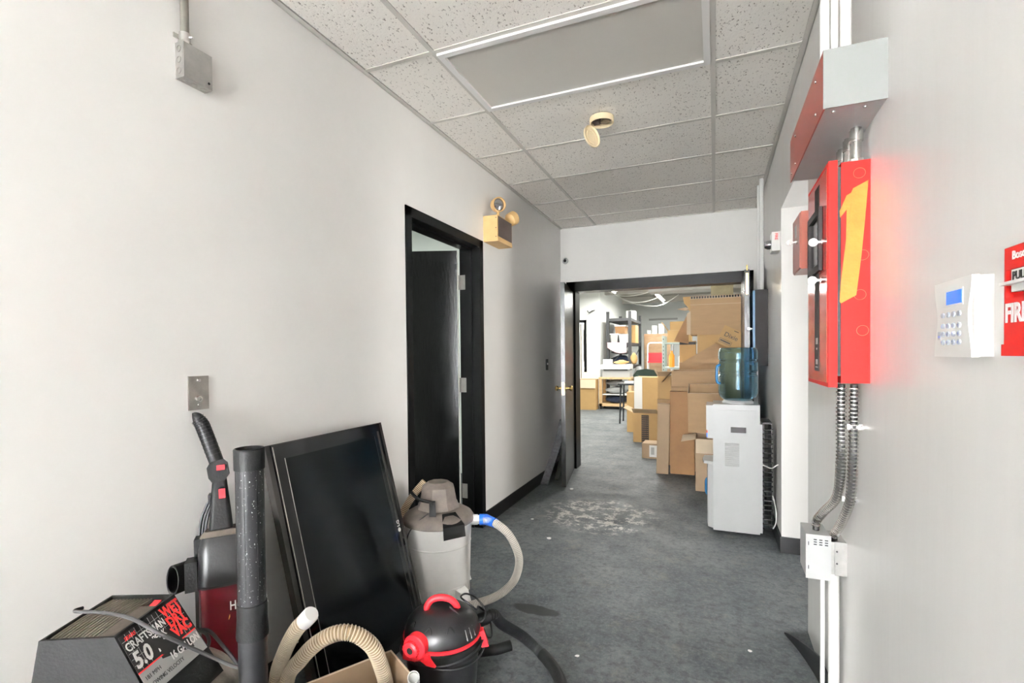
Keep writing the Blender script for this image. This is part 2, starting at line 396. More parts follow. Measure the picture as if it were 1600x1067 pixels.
# casing and open black door in the left wall
tr = struct('trim_4', MB().box(LX-.165, LX+.008, DY0-.045, DY0+.012, 0, DZ+.045).box(LX-.165, LX+.008, DY1-.012, DY1+.045, 0, DZ+.045).box(LX-.165, LX+.008, DY0-.045, DY1+.045, DZ-.012, DZ+.045)
       .box(LX-.11, LX-.06, DY0+.012, DY0+.026, 0, DZ-.012).box(LX-.11, LX-.06, DY1-.026, DY1-.012, 0, DZ-.012).box(LX-.11, LX-.06, DY0+.012, DY1-.012, DZ-.026, DZ-.012), black_trim, bevel=.002)
HX, HY = LX-.172, DY1-.018
ang = math.radians(200)     # direction of the leaf from its hinge
dx = Vector((math.cos(ang), math.sin(ang), 0)); dn = Vector((-dx.y, dx.x, 0))
DM = Matrix(((dx.x, dn.x, 0, HX), (dx.y, dn.y, 0, HY), (0, 0, 1, 0), (0, 0, 0, 1)))
door = thing('door', 'black painted door standing open inside the left doorway', 'door', (HX, HY, 0))
obj('leaf', MB().box(.004, .89, 0, .042, .012, DZ-.03, DM), black_door, door, bevel=.002)
obj('leaf_edge', MB().box(0, .004, .0, .042, .012, DZ-.03, DM), white_plastic, door)
for hz in (.27, 1.08, 1.86):
    h = obj('hinge', MB().box(-.003, -.001, -.0, .0, hz-.0, hz+.0, DM).box(LX-.162, LX-.117, DY1-.0155, DY1-.0125, hz-.055, hz+.055).cyl((LX-.166, DY1-.018, hz-.055), (LX-.166, DY1-.018, hz+.055), .006, n=10), galv, door)
# far double door: frame and two leaves
struct('trim_5', MB().box(FX0-.06, FX0+.045, FY-.02, FY+.17, 0, FZ+.09).box(FX1-.045, FX1+.06, FY-.02, FY+.17, 0, FZ+.09).box(FX0-.06, FX1+.06, FY-.02, FY+.17, FZ-.02, FZ+.09), black_trim, bevel=.003)
def leaf(name, label, h, e, side):
    h = Vector(h); e = Vector(e); d = (e - h).normalized(); n = Vector((-d.y, d.x, 0)); L = (e - h).length
    M = Matrix(((d.x, n.x, 0, h.x), (d.y, n.y, 0, h.y), (0, 0, 1, 0), (0, 0, 0, 1)))
    t = thing(name, label, 'door', h)
    obj('leaf', MB().box(0, L, -.020, .020, .012, FZ-.03, M), black_door, t, bevel=.002)
    return t, M, L
t, M, L = leaf('door', 'left black leaf of the far double door, with brass knobs', (-1.492, 5.425, 0), (-1.358, 4.60, 0), 0)
for sd in (-1, 1):
    k = obj('knob', MB().lathe([(.026,0),(.026,.006),(.011,.01),(.010,.03),(.022,.036),(.027,.05),(.022,.062),(.006,.066)], 20, M=M @ Matrix.Translation((L-.065, sd*.022, .97)) @ Matrix.Rotation(-sd*PI/2, 4, 'X')), brass, t)
obj('latch_plate', MB().box(L, L+.002, -.012, .012, .91, 1.03, M), brass, t)
t, M, L = leaf('door', 'right black leaf of the far double door, with a brass bolt at its top edge', (.276, 5.425, 0), (.252, 4.56, 0), 1)
obj('flush_bolt', MB().box(L, L+.004, -.010, .010, FZ-.24, FZ-.06, M).box(L+.004, L+.010, -.005, .005, FZ-.15, FZ-.10, M).cyl(M @ Vector((L+.006,0,FZ-.04)), M @ Vector((L+.006,0,FZ+.005)), .006, n=10), brass, t)

# ------------------------------------------------------------------ ceiling things
t = thing('ceiling_light', 'unlit rectangular fluorescent fixture with white frame in the tiled ceiling', 'ceiling light', (-.612, 2.336, CZ))
x0, x1, y0, y1 = -1.210, -.015, 2.044, 2.630
zb = CZ - .012
obj('diffuser', MB().box(x0+.03, x1-.03, y0+.03, y1-.03, CZ-.002, CZ+.004), diff_mat, t)
obj('frame', MB().box(x0, x1, y0, y0+.03, zb, CZ+.012).box(x0, x1, y1-.03, y1, zb, CZ+.012).box(x0, x0+.03, y0+.03, y1-.03, zb, CZ+.012).box(x1-.03, x1, y0+.03, y1-.03, zb, CZ+.012), frame_white, t, bevel=.004)
obj('housing', MB().box(x0, x1, y0, y1, CZ+.012, CZ+.09), galv, t)

sc = Vector((-.625, 2.98, CZ))
t = thing('smoke_detector', 'yellowed round smoke detector with its cover hanging open from the ceiling', 'smoke detector', sc)
b = obj('base_ring', MB().lathe([(.064,0),(.072,-.004),(.072,-.034),(.068,-.038),(.064,-.034),(.064,-.006)], 40, sc, caps=False), cream, t)
obj('circuit_board', MB().lathe([(.063,-.006),(.063,-.012)], 32, sc), brown_dark, t)
obj('chamber', MB().lathe([(.028,-.012),(.028,-.028),(.02,-.03)], 24, sc + Vector((.02,.012,0))), mat('dusty_brown_metal', (.30,.24,.16), .5, .3), t)
obj('battery', MB().box(sc.x-.052, sc.x-.016, sc.y-.03, sc.y+.03, CZ-.03, CZ-.012), brown_dark, t)
cv = Matrix.Translation(aty(923.5,214,2.955)) @ Vector((.86,-.46,.14)).to_track_quat('Z','Y').to_matrix().to_4x4()
c = obj('cover', MB().lathe([(.0,-.006),(.05,-.006),(.066,0),(.068,.012),(.064,.013),(.061,.004),(.045,.001),(.0,.001)][1:-1], 36, M=cv), cream, t)
obj('cover_rib', MB().lathe([(.042,.001),(.042,.007),(.038,.007),(.038,.001)], 30, M=cv, caps=False), cream, c)
obj('cover_plate', MB().lathe([(.044,0),(.044,.002)], 30, M=cv), cream, c)

# ------------------------------------------------------------------ left wall things
def jbox():
    t = thing('junction_box', 'galvanised square junction box high on the left wall', 'junction box', (LX, 1.13, 2.28))
    y0, y1, z0, z1 = 1.092, 1.192, 2.226, 2.342
    obj('box_body', MB().box(LX, LX+.036, y0, y1, z0, z1), galv, t, bevel=.003)
    obj('cover_plate', MB().box(LX+.036, LX+.040, y0+.001, y1-.001, z0+.001, z1-.001), galv, t, bevel=.0015)
    for k in range(3):
        obj('knockout', MB().lathe([(.011,0),(.011,.0015),(.009,.0015),(.009,0)], 20, M=Matrix.Translation((LX+.018, y0, z0+.024+k*.035)) @ Matrix.Rotation(PI/2, 4, 'X'), caps=False), stain, t)
        obj('knockout', MB().lathe([(.011,0),(.011,.0015),(.009,.0015),(.009,0)], 20, M=Matrix.Translation((LX+.018, y0+.018+k*.032, z0)) @ Matrix.Rotation(PI, 4, 'X'), caps=False), stain, t)
    obj('screw', MB().lathe([(.004,0),(.004,.002)], 12, M=Matrix.Translation((LX+.040, y1-.014, z0+.018)) @ Matrix.Rotation(PI/2, 4, 'Y')), ink, t)
jbox()
t = thing('conduit', 'grey steel conduit running up the left wall to the ceiling', 'conduit', (LX, 1.12, 2.36))
obj('pipe', MB().cyl((LX+.020, 1.112, 2.375), (LX+.020, 1.112, CZ), .0125, n=20), mat('dull_conduit', (.20,.19,.165), .45, .6, var=.2, vscale=15), t)
obj('connector', MB().cyl((LX+.020, 1.112, 2.342), (LX+.020, 1.112, 2.378), .0165, n=20).cyl((LX+.020,1.112,2.342), (LX+.020,1.112,2.35), .020, n=6), galv, t)
obj('set_screw', MB().cyl((LX+.034,1.116,2.365), (LX+.044,1.120,2.365), .003, n=8), chrome, t)
obj('strap', MB().box(LX, LX+.005, 1.085, 1.103, 2.360, 2.374).box(LX, LX+.03, 1.100, 1.105, 2.360, 2.374), stain, t)

t = thing('wall_plate', 'stainless steel cover plate with a jack on the left wall', 'wall plate', (LX, 1.145, 1.19))
obj('plate', MB().box(LX, LX+.006, 1.110, 1.180, 1.135, 1.250), stain, t, bevel=.004)
for z in (1.235, 1.152): obj('screw', MB().lathe([(.006,0),(.005,.003)], 14, M=Matrix.Translation((LX+.006, 1.145, z)) @ Matrix.Rotation(PI/2,4,'Y')), chrome, t)
j = obj('jack', MB().lathe([(.011,0),(.010,.008),(.006,.008),(.005,.002)], 18, M=Matrix.Translation((LX+.006, 1.142, 1.172)) @ Matrix.Rotation(PI/2,4,'Y')), chrome, t)

def elight():
    t = thing('emergency_light', 'yellowed emergency light with two round lamp heads above the left door', 'emergency light', (LX, 3.56, 2.17))
    y0, y1, z0, z1, d = 3.415, 3.70, 2.172, 2.365, .118
    obj('housing', MB().box(LX, LX+d, y0, y1, z0, z1), beige, t, bevel=.003)
    obj('base_band', MB().box(LX+.004, LX+d+.004, y0+.002, y1-.002, z0-.003, z0+.022), beige, t, bevel=.002)
    obj('front_panel', MB().box(LX+d, LX+d+.004, y0+.012, y1-.012, z0+.034, z1-.008), brown_dark, t)
    for y in (y0+.03,): 
        for z in (z0+.03, (z0+z1)/2, z1-.02):
            obj('screw', MB().lathe([(.004,0),(.004,.002)], 10, M=Matrix.Translation((LX+d-.012, y0, z)) @ Matrix.Rotation(PI/2,4,'X')), brown_dark, t)
    def head(c, aim):
        c = Vector(c); aim = Vector(aim).normalized(); q = aim.to_track_quat('Z','Y').to_matrix().to_4x4(); M = Matrix.Translation(c) @ q
        h = obj('lamp_head', MB().lathe([(.018,-.05),(.036,-.044),(.052,-.028),(.056,0),(.056,.026),(.050,.028),(.047,.020),(.047,.012)], 30, M=M, caps=True), beige, t)
        obj('lens', MB().lathe([(.0471,.0125),(.03,.019),(.008,.022)], 26, M=M), lens_mat, h)
        obj('stem', MB().cyl((c.x, c.y, z1), c - Vector((0,0,.04)), .012, n=12), beige, h)
    head(atx(778,320,-1.55), (.72, -.55, -.1))
    head(atx(800,342,-1.535), (.35, .75, .45))
elight()
t = thing('light_switch', 'black light switch plate near the end of the left wall', 'light switch', (LX, 4.92, 1.2))
obj('plate', MB().box(LX, LX+.006, 4.885, 4.955, 1.14, 1.255), black_plastic, t, bevel=.002)
obj('toggle', MB().box(LX+.006, LX+.016, 4.914, 4.926, 1.195, 1.215), white_plastic, t)
c = Vector((-1.572, FY, 2.365))
t = thing('camera_dome', 'small round sensor eye on the far wall beside the left corner', 'sensor', c)
obj('bezel', MB().lathe([(.034,0),(.034,.012),(.024,.026),(.019,.027)], 24, M=Matrix.Translation(c) @ Matrix.Rotation(PI/2,4,'X')), grey_enamel, t)
obj('lens', MB().sphere(c + Vector((0,-.024,0)), .018), ink, t)

# two mats leaning behind the left far leaf
for i, lab in enumerate(('ribbed dark rubber mat leaning on the left wall, nearer of two', 'plain black rubber mat leaning behind the left far door leaf, farther of two')):
    pts = [(850,757),(862,722),(872,690),(880,655)] if i == 0 else [(866,757),(876,712),(881,680),(883,650)]
    P_ = smooth([atx(u, v, LX + .045 + .065*i) for u, v in pts], 12)
    mb = MB(); rings = []
    for k, p in enumerate(P_):
        p = Vector((p.x, p.y + .06*i, max(p.z, .004)))
        tt = (P_[min(k+1, len(P_)-1)] - P_[max(k-1, 0)]).normalized(); nn = Vector((0, -tt.z, tt.y)).normalized() * (.004 + .005*(k % 2)*(i == 0))
        w0, w1 = Vector((-.040+.018*i, 0, 0)), Vector((.040-.018*i, 0, 0))
        rings.append([p + w0 - nn, p + w1 - nn, p + w1 + nn, p + w0 + nn])
    single('rubber_mat', mb.loft(rings), mesh_mat if i == 0 else rubber, lab, 'mat', 'rubber mats behind the far door', angle=20)

# ------------------------------------------------------------------ right wall things
def screw(c, ax, par, r=.005, m=chrome):
    obj('screw', MB().lathe([(r,0),(r*.8,r*.6)], 12, M=Matrix.Translation(c) @ Vector(ax).to_track_quat('Z','Y').to_matrix().to_4x4()), m, par)
t = thing('wireway_box', 'long metal wiring box with red cover high on the right wall', 'wiring box', (RX, 1.8, 1.94))
x0, y0, y1, z0, z1 = .262, 1.50, 2.10, 1.942, 2.088
obj('box_body', MB().box(x0+.004, RX, y0+.002, y1-.002, z0, z1), grey_enamel, t, bevel=.002)
obj('end_plate', MB().box(x0, RX, y0-.002, y0+.002, z0-.002, z1+.002), mat('pale_enamel', (.25,.256,.246), .4), t)
obj('cover', MB().box(x0, x0+.004, y0, y1, z0-.003, z1+.003), mat('brick_red_enamel', (.30,.055,.035), .3, var=.06), t)
for yy, zz in ((1.60,2.06),(1.60,1.97),(1.97,2.06),(1.97,1.965),(2.06,1.96)): screw((x0, yy, zz), (-1,0,0), t, .0045)
for xx in (.29,.36): screw((xx, 1.53, z0), (0,0,-1), t, .005)
for k, (xx, yy) in enumerate(((.283,1.60),(.306,1.60),(.332,1.60))):
    single('conduit_pipe', MB().cyl((xx, yy, 2.09), (xx, yy, CZ), (.0115,.009,.0135)[k], n=20), pvc, ['white pipe above the wiring box, left of three', 'white pipe above the wiring box, middle of three', 'white pipe above the wiring box, right of three, nearest the wall'][k], 'pipe', 'white pipes above the wiring box')
def fitting(x, y, lab):
    t = thing('conduit_nipple', lab, 'conduit fitting', (x, y, 1.846), group='steel nipples between red panel and wiring box')
    obj('pipe', MB().cyl((x,y,1.843),(x,y,1.942), .0135, n=20), chrome, t)
    obj('collar', MB().cyl((x,y,1.905),(x,y,1.935), .0175, n=20), chrome, t)
    obj('locknut', MB().cyl((x,y,1.843),(x,y,1.853), .020, n=8), galv, t)
fitting(.372, 1.672, 'steel conduit nipple on the red panel, nearest of three')
fitting(.372, 1.745, 'steel conduit nipple on the red panel, middle of three')
fitting(.372, 1.83, 'steel conduit nipple on the red panel, farthest of three')

# main red alarm panel
t = thing('fire_alarm_cabinet', 'red fire alarm control panel with orange tape on its side', 'alarm panel', (RX, 1.8, 1.2))
y0, y1, z0, z1 = 1.645, 1.965, 1.222, 1.843
obj('box_body', MB().box(.331, RX, y0, y1-.004, z0, z1), red_paint, t, bevel=.002)
obj('gap_strip', MB().box(.322, .331, y0+.004, y1-.008, z0+.02, z1-.01), ink, t)
dr = obj('door', MB().box(.300, .322, y0-.002, y1, z0-.012, z1+.008), red_paint, t, bevel=.002)
obj('door_face', MB().box(.2985, .300, y0+.012, y1-.012, z0, z1-.004), red_glass, dr)
obj('stripe', MB().box(.2975, .2985, 1.765, 1.835, z0+.03, z1-.02), dark_panel, dr)
win = obj('display_frame', MB().box(.288, .2975, 1.715, 1.735, 1.555, 1.745).box(.288, .2975, 1.885, 1.905, 1.555, 1.745).box(.288,.2975,1.735,1.885,1.725,1.745).box(.288,.2975,1.735,1.885,1.555,1.575), dark_panel, dr)
obj('display', MB().box(.2960, .2975, 1.735, 1.885, 1.575, 1.725), mat('dark_display', (.02,.012,.015), .15), dr)
for k in range(5): obj('display_led', MB().box(.2950, .2960, 1.75, 1.79, 1.60+k*.024, 1.607+k*.024), grey_label, dr)
def key(y, z, x, par):
    k = obj('key', MB().lathe([(.012,-.001),(.012,.001)], 16, M=Matrix.Translation((x-.028, y-.006, z)) @ Matrix.Rotation(PI/2,4,'X')).box(x-.018, x, y-.0068, y-.0052, z-.003, z+.003), chrome, par)
    obj('lock', MB().lathe([(.009,0),(.009,.006)], 16, M=Matrix.Translation((x, y-.006, z)) @ Matrix.Rotation(-PI/2,4,'Y')), chrome, k)
key(1.715, 1.525, .2985, dr); key(1.70, 1.635, .2985, dr)
obj('maker_mark', MB().box(.2972,.2975,1.785,1.815,1.335,1.355).box(.2972,.2975,1.79,1.81,1.318,1.324), grey_label, dr)
obj('maker_mark', MB().box(.2972,.2975,1.785,1.815,1.272,1.288).box(.2972,.2975,1.78,1.82,1.262,1.265), grey_label, dr)
for xx, zz in ((.378,1.808),(.386,1.58),(.380,1.47),(.386,1.37)):
    obj('knockout', MB().lathe([(.0145,0),(.0145,.0006),(.0137,.0006),(.0137,0)], 26, M=Matrix.Translation((xx-.004, y0, zz)) @ Matrix.Rotation(PI/2,4,'X'), caps=False), card_d, t)
# tape on the side
tp = [(.398,1.778),(.372,1.765),(.363,1.735),(.352,1.72),(.344,1.676),(.356,1.69),(.3605,1.70),(.358,1.60),(.350,1.48),(.344,1.41),(.366,1.425),(.384,1.60)]
def sidept(u, v): p = aty(u, v, y0-.0015); return (p.x, p.y, p.z)
tpix = [(1357,281),(1333,294),(1330,301),(1323,305),(1312,330),(1313,340),(1323,327),(1322,375),(1314,440),(1312,471),(1314,474),(1338,461),(1346,400),(1352,340)]
obj('tape', MB().prism([sidept(*q) for q in tpix], (0, .0012, 0)), orange_tape, t, label='crumpled orange tape strip on the red side')
obj('tape_fold', MB().prism([sidept(*q) for q in ((1333,296),(1336,300),(1330,318),(1316,336),(1312,338),(1322,312))], (0, -.0025, 0)), orange_tape, t)
obj('tape_fold', MB().prism([sidept(*q) for q in ((1331,310),(1334,308),(1326,375),(1318,440),(1315,440),(1323,375))], (0, -.0015, 0)), orange_tape, t)
# white paper slip on the far edge
obj('paper_slip', MB().box(.297, .2985, 1.935, 1.962, 1.64, 1.74), paper, dr)

# small red annunciator further along
t = thing('annunciator', 'small dull red key box on the right wall beyond the large red panel', 'alarm box', (RX, 2.4, 1.65))
obj('box_body', MB().box(.322, RX, 2.28, 2.475, 1.645, 1.875), mat('dull_red_enamel', (.27,.075,.05), .3, var=.05), t, bevel=.002)
fr_ = obj('front_plate', MB().box(.318, .322, 2.285, 2.47, 1.65, 1.87), MATS['dull_red_enamel'], t)
obj('label_plate', MB().box(.317, .318, 2.36, 2.41, 1.79, 1.84), grey_label, fr_)
key(2.35, 1.765, .318, fr_)
# horn strobe
t = thing('horn_strobe', 'white fire alarm strobe on the right wall beside the side opening', 'alarm strobe', (RX, 3.74, 2.0))
obj('plate', MB().box(.352, RX, 3.675, 3.79, 1.975, 2.10), white_plastic, t, bevel=.006)
obj('lens', MB().lathe([(.030,0),(.030,.02),(.022,.036),(.006,.042)], 20, M=Matrix.Translation((.352, 3.745, 2.03)) @ Matrix.Rotation(-PI/2,4,'Y')), lens_mat, t)
text('lettering', 'FIRE', .024, red_ink, t, frame((.370, 3.6745, 2.09), (0,0,-1), (1,0,0)), bold=.02)

# flexible conduits, boxes and pipe below the panel
def flex(name, pts, lab):
    t = thing(name, lab, 'conduit', pts[0])
    P = smooth(pts, 10)
    ribbed(t, P, .0138, .0118, .0036, 14, chrome, mat('groove_shade', (.025,.024,.023), .6), 'armour')  # grooves coloured dark and unmetallic, painting in the shade between the steel ridges
    return t
ta = flex('flexible_conduit', [(.346,1.715,1.215),(.346,1.718,1.10),(.348,1.73,.98),(.352,1.80,.86),(.335,1.90,.78),(.322,1.945,.735),(.320,1.95,.700)], 'flexible metal conduit from red panel curving left into the white box')
tb = flex('flexible_conduit', [(.378,1.715,1.215),(.378,1.72,1.10),(.379,1.735,.98),(.380,1.77,.86),(.376,1.86,.76),(.370,1.925,.70),(.369,1.93,.680)], 'flexible metal conduit from red panel running straight down into the grey box')
for z, y in ((1.09,1.722),(.86,1.785)):
    obj('clip', MB().box(.360, .398, y-.010, y-.003, z-.008, z+.008), galv, tb); screw((.398, y-.012, z), (0,-1,0), tb, .006)
t = thing('utility_box', 'white louvred metal transformer box low on the right wall', 'utility box', (.32, 1.95, .56))
obj('box_body', MB().box(.283, .352, 1.895, 2.02, .555, .700), appliance, t, bevel=.002)
obj('front_cover', MB().box(.281, .354, 1.892, 1.895, .553, .702), appliance, t)
for i in range(3):
    for j in range(3): obj('vent_slot', MB().box(.304+i*.016, .313+i*.016, 1.8905, 1.892, .668+j*.008, .671+j*.008), ink, t)
for z in (.585, .665): obj('slot', MB().box(.288, .290, 1.8905, 1.892, z, z+.012), ink, t)
t = thing('junction_box', 'grey steel junction box on the right wall beside the white louvred box', 'junction box', (.38, 1.95, .57))
obj('box_body', MB().box(.356, RX, 1.905, 2.02, .572, .680), galv, t, bevel=.002)
obj('cover_plate', MB().box(.366, RX, 1.901, 1.905, .570, .682), galv, t)
for z in (.61, .65): screw((.372, 1.901, z), (0,-1,0), t, .003, ink)
t = thing('conduit_pipe', 'white painted pipe running down the right wall to the floor', 'pipe', (.375, 1.96, 0))
obj('pipe', MB().cyl((.374, 1.96, 0), (.374, 1.96, .572), .0165, n=22), pvc, t)
obj('cable_cover', MB().box(.340, .352, 1.985, 2.0, 0, .553), pvc, t, bevel=.002)
# keypad
def keypad():
    t = thing('alarm_keypad', 'white alarm keypad with blue display on the right wall', 'keypad', (RX, 1.05, 1.36))
    y0, y1, z0, z1 = .988, 1.128, 1.302, 1.432
    # front plate outline with concave sides
    fx = .372
    out = []
    ym, hy = (y0+y1)/2, (y1-y0)/2
    n = 14
    for i in range(n+1):
        s = i/n; z = z0 + (z1-z0)*s; ins = .012*math.sin(PI*s)**2
        out.append((ym + hy - ins, z))
    for i in range(n+1):
        s = 1 - i/n; z = z0 + (z1-z0)*s; ins = .012*math.sin(PI*s)**2
        out.append((ym - hy + ins, z))
    obj('back_case', MB().box(.376, RX, y0+.001, y1-.001, z0+.001, z1-.001), white_plastic, t, bevel=.004)
    f = obj('front_case', MB().prism([(fx, a, b) for a, b in out], (.010, 0, 0)), white_plastic, t, bevel=.0015)
    obj('display_bezel', MB().box(fx-.0008, fx, 1.016, 1.092, 1.388, 1.416), paper, f)
    obj('display', MB().box(fx-.0016, fx-.0008, 1.019, 1.075, 1.391, 1.413), lcd, f)
    k = 0; names = ['', '', '', '', '1', '2', '3', '4', '5', '6', '7', '8', '9', '0', '*', '#']
    for r, z in enumerate((1.374, 1.355, 1.341, 1.327)):
        for cidx in range(4):
            y = 1.090 - .0205*cidx
            b = obj('button', MB().lathe([(.0068,0),(.0062,.002),(.004,.0026)], 18, M=Matrix.Translation((fx, y, z)) @ Matrix.Rotation(-PI/2,4,'Y') @ Matrix.Diagonal((.72,1,1,1))), button, f)
            if names[k]: text('digit', names[k], .0065, logo_blue, b, frame((fx-.0027, y+.0018, z-.002), (0,-1,0), (0,0,1)), ext=.0001)
            k += 1
    obj('logo_patch', MB().box(fx-.0006, fx, 1.100, 1.112, 1.332, 1.346), button, f)
    text('logo', 'DSC', .006, logo_blue, f, frame((fx-.0008, 1.1115, 1.335), (0,-1,0), (0,0,1)), bold=.03, ext=.0001)
keypad()
# pull station
def pull():
    t = thing('fire_pull_station', 'red fire alarm pull station at the right edge beside the keypad', 'pull station', (RX, .92, 1.38))
    y0, y1, z0, z1 = .790, .906, 1.305, 1.455
    obj('back_case', MB().box(.385, RX, y0, y1, z0, z1), red_paint, t, bevel=.002)
    f = obj('front', MB().box(.377, .385, y0, y1, z0, 1.385).box(.377, .385, y0, y1, 1.424, z1).box(.377, .385, y0, y0+.008, 1.385, 1.424).box(.377, .385, y1-.005, y1, 1.385, 1.424), red_paint, t, bevel=.001)
    obj('lip', MB().box(.374, .378, y0, y1, z0, z0+.016), red_paint, t, bevel=.001)
    h = obj('handle', MB().box(.366, .384, y0+.012, y1-.012, 1.402, 1.406).box(.374, .382, y0+.02, y1-.025, 1.392, 1.422), white_plastic, t, bevel=.001)
    text('lettering', 'PULL', .016, ink, h, frame((.3735, y1-.028, 1.408), (0,-1,0), (0,0,1)), bold=.02)
    text('lettering', 'FIRE', .036, white_ink, f, frame((.3766, y1-.003, 1.352), (0,-1,0), (0,0,1)), bold=.03, sx=.85)
    text('lettering', 'Bosch', .016, white_ink, f, frame((.3766, y1-.020, 1.437), (0,-1,0), (0,0,1)), bold=.02)
pull()
# far electrical cabinet with blue door
t = thing('electrical_cabinet', 'dark grey electrical cabinet with blue door behind the water cooler', 'cabinet', (RX, 4.7, 1.19))
obj('box_body', MB().box(.306, RX, 4.47, 4.88, 1.195, 1.815), dark_panel, t, bevel=.002)
fd = obj('door', MB().box(.290, .306, 4.475, 4.88, 1.20, 1.81), blue_metal, t, bevel=.002)
key(4.51, 1.50, .290, fd)
for z in (1.76, 1.27, 1.52): obj('knockout', MB().lathe([(.02,0),(.02,.001),(.018,.001),(.018,0)], 24, M=Matrix.Translation((.355, 4.47, z)) @ Matrix.Rotation(PI/2,4,'X'), caps=False), ink, t)
for k, (x, y, r) in enumerate(((.362, 4.56, .016), (.352, 4.74, .012))):
    single('conduit_pipe', MB().cyl((x, y, 1.815), (x, y, CZ), r, n=18), pvc, ['thick white pipe from the ceiling to the far dark cabinet', 'thin white pipe behind the thick one above the far dark cabinet'][k], 'pipe', 'white pipes above the dark cabinet')

# ------------------------------------------------------------------ water cooler and bottles
def jug(name, label, c, inverted):
    t = thing(name, label, 'water bottle', c)
    prof = [(.02,.0),(.118,.002),(.130,.014),(.134,.035),(.134,.085),(.127,.093),(.127,.100),(.134,.108),(.134,.170),(.126,.180),(.126,.198),(.134,.208),(.134,.30),(.133,.335),(.124,.362),(.10,.382),(.06,.395),(.032,.405),(.028,.41),(.028,.46)]
    inner = [(max(r-.0025,.001), z+.0025 if z < .3 else z-.0012) for r, z in prof]
    Z = (lambda z: .46 - z) if inverted else (lambda z: z)
    p = [(r, Z(z)) for r, z in prof]; q = [(r, Z(z)) for r, z in inner]
    ang0 = math.radians(200) 
    b = obj('bottle_body', MB().lathe([(.001, p[0][1])] + p + q[::-1] + [(.001, q[0][1])], 44, caps=False), bottle_mat, t, world=False)
    hz = [Z(.12), Z(.20), Z(.27)]
    a = Vector((math.cos(ang0), math.sin(ang0), 0))
    obj('handle', MB().tube(smooth([a*.128 + Vector((0,0,Z(.125))), a*.150 + Vector((0,0,Z(.14))), a*.154 + Vector((0,0,Z(.19))), a*.150 + Vector((0,0,Z(.25))), a*.128 + Vector((0,0,Z(.265)))], 6), .010, 12), mat('blue_handle_plastic', (.05,.25,.5), .2, trans=.4), t, world=False)
    return t
jug('water_bottle', 'translucent blue water bottle upside down on the cooler', (.158, 4.0, .884), True)
jug('water_bottle', 'blue water bottle standing on the floor behind the cooler', (.075, 4.45, 0), False)
t = thing('water_cooler', 'white floor-standing water cooler against the right wall', 'water cooler', (.14, 4.0, 0))
obj('cabinet', MB().box(-.012, .293, 3.852, 4.15, .02, .935), appliance, t, bevel=.014)
obj('top_collar', MB().lathe([(.105,.93),(.105,.945),(.095,.957),(.06,.957)], 36, (.158,4.0,0)), appliance, t)
sp = obj('side_panel', MB().box(.012, .285, 3.846, 3.853, .03, .895), appliance, t, bevel=.003)
obj('vent_hole', MB().box(.105, .205, 3.8445, 3.847, .735, .775), MATS['dark_display'] if 'dark_display' in MATS else ink, sp)
for k in range(12): obj('louvre', MB().hexa([Vector(v) for v in ((.066,3.838,.494+k*.0142),(.160,3.838,.494+k*.0142),(.160,3.847,.494+k*.0142),(.066,3.847,.494+k*.0142))], [Vector(v) for v in ((.066,3.845,.503+k*.0142),(.160,3.845,.503+k*.0142),(.160,3.847,.503+k*.0142),(.066,3.847,.503+k*.0142))]), appliance, sp)
obj('front_top', MB().box(-.058, -.012, 3.865, 4.135, .745, .925), appliance, t, bevel=.018)
obj('front_lower', MB().prism([(-.012,3.86,.03),(-.048,3.885,.03),(-.055,4.0,.03),(-.048,4.115,.03),(-.012,4.14,.03)], (0,0,.46)), appliance, t, bevel=.006)
obj('drip_tray', MB().prism([(-.012,3.88,.49),(-.075,3.90,.49),(-.085,4.0,.49),(-.075,4.10,.49),(-.012,4.12,.49)], (0,0,.022)), grey_enamel, t, bevel=.004)
for y, m in ((3.94, blue_tape), (4.06, red_plastic)):
    s = obj('tap', MB().box(-.050, -.012, y-.014, y+.014, .675, .735), appliance, t, bevel=.004); obj('tap_lever', MB().box(-.058, -.048, y-.010, y+.010, .68, .71), m, s, bevel=.002)
obj('back_panel', MB().box(.293, .310, 3.860, 4.14, .03, .80), appliance, t, bevel=.002)
cd = obj('condenser_frame', MB().box(.318, .322, 3.88, 4.12, .04, .80).box(.366, .370, 3.88, 4.12, .04, .80).box(.311, .372, 3.878, 4.122, .80, .812), black_plastic, t)
for k in range(22): obj('condenser_coil', MB().tube([(.314,3.885,.06+k*.0335),(.318,3.874,.06+k*.0335),(.37,3.874,.06+k*.0335),(.374,3.885,.06+k*.0335)], .0055, 8), rubber, cd)
single('power_cord', MB().tube(smooth([(.312,3.862,.515),(.335,3.845,.508),(.362,3.80,.51),(.385,3.77,.535),(.398,3.765,.545)], 8), .004, 8), white_cord, 'white power cord from the cooler to the right wall', 'cord')
single('cord_loop', MB().tube(smooth([(.372,3.87,.30),(.38,3.845,.27),(.388,3.80,.20),(.385,3.80,.13),(.374,3.84,.08)], 8), .004, 8), white_cord, 'white cord loop hanging low behind the cooler', 'cord')

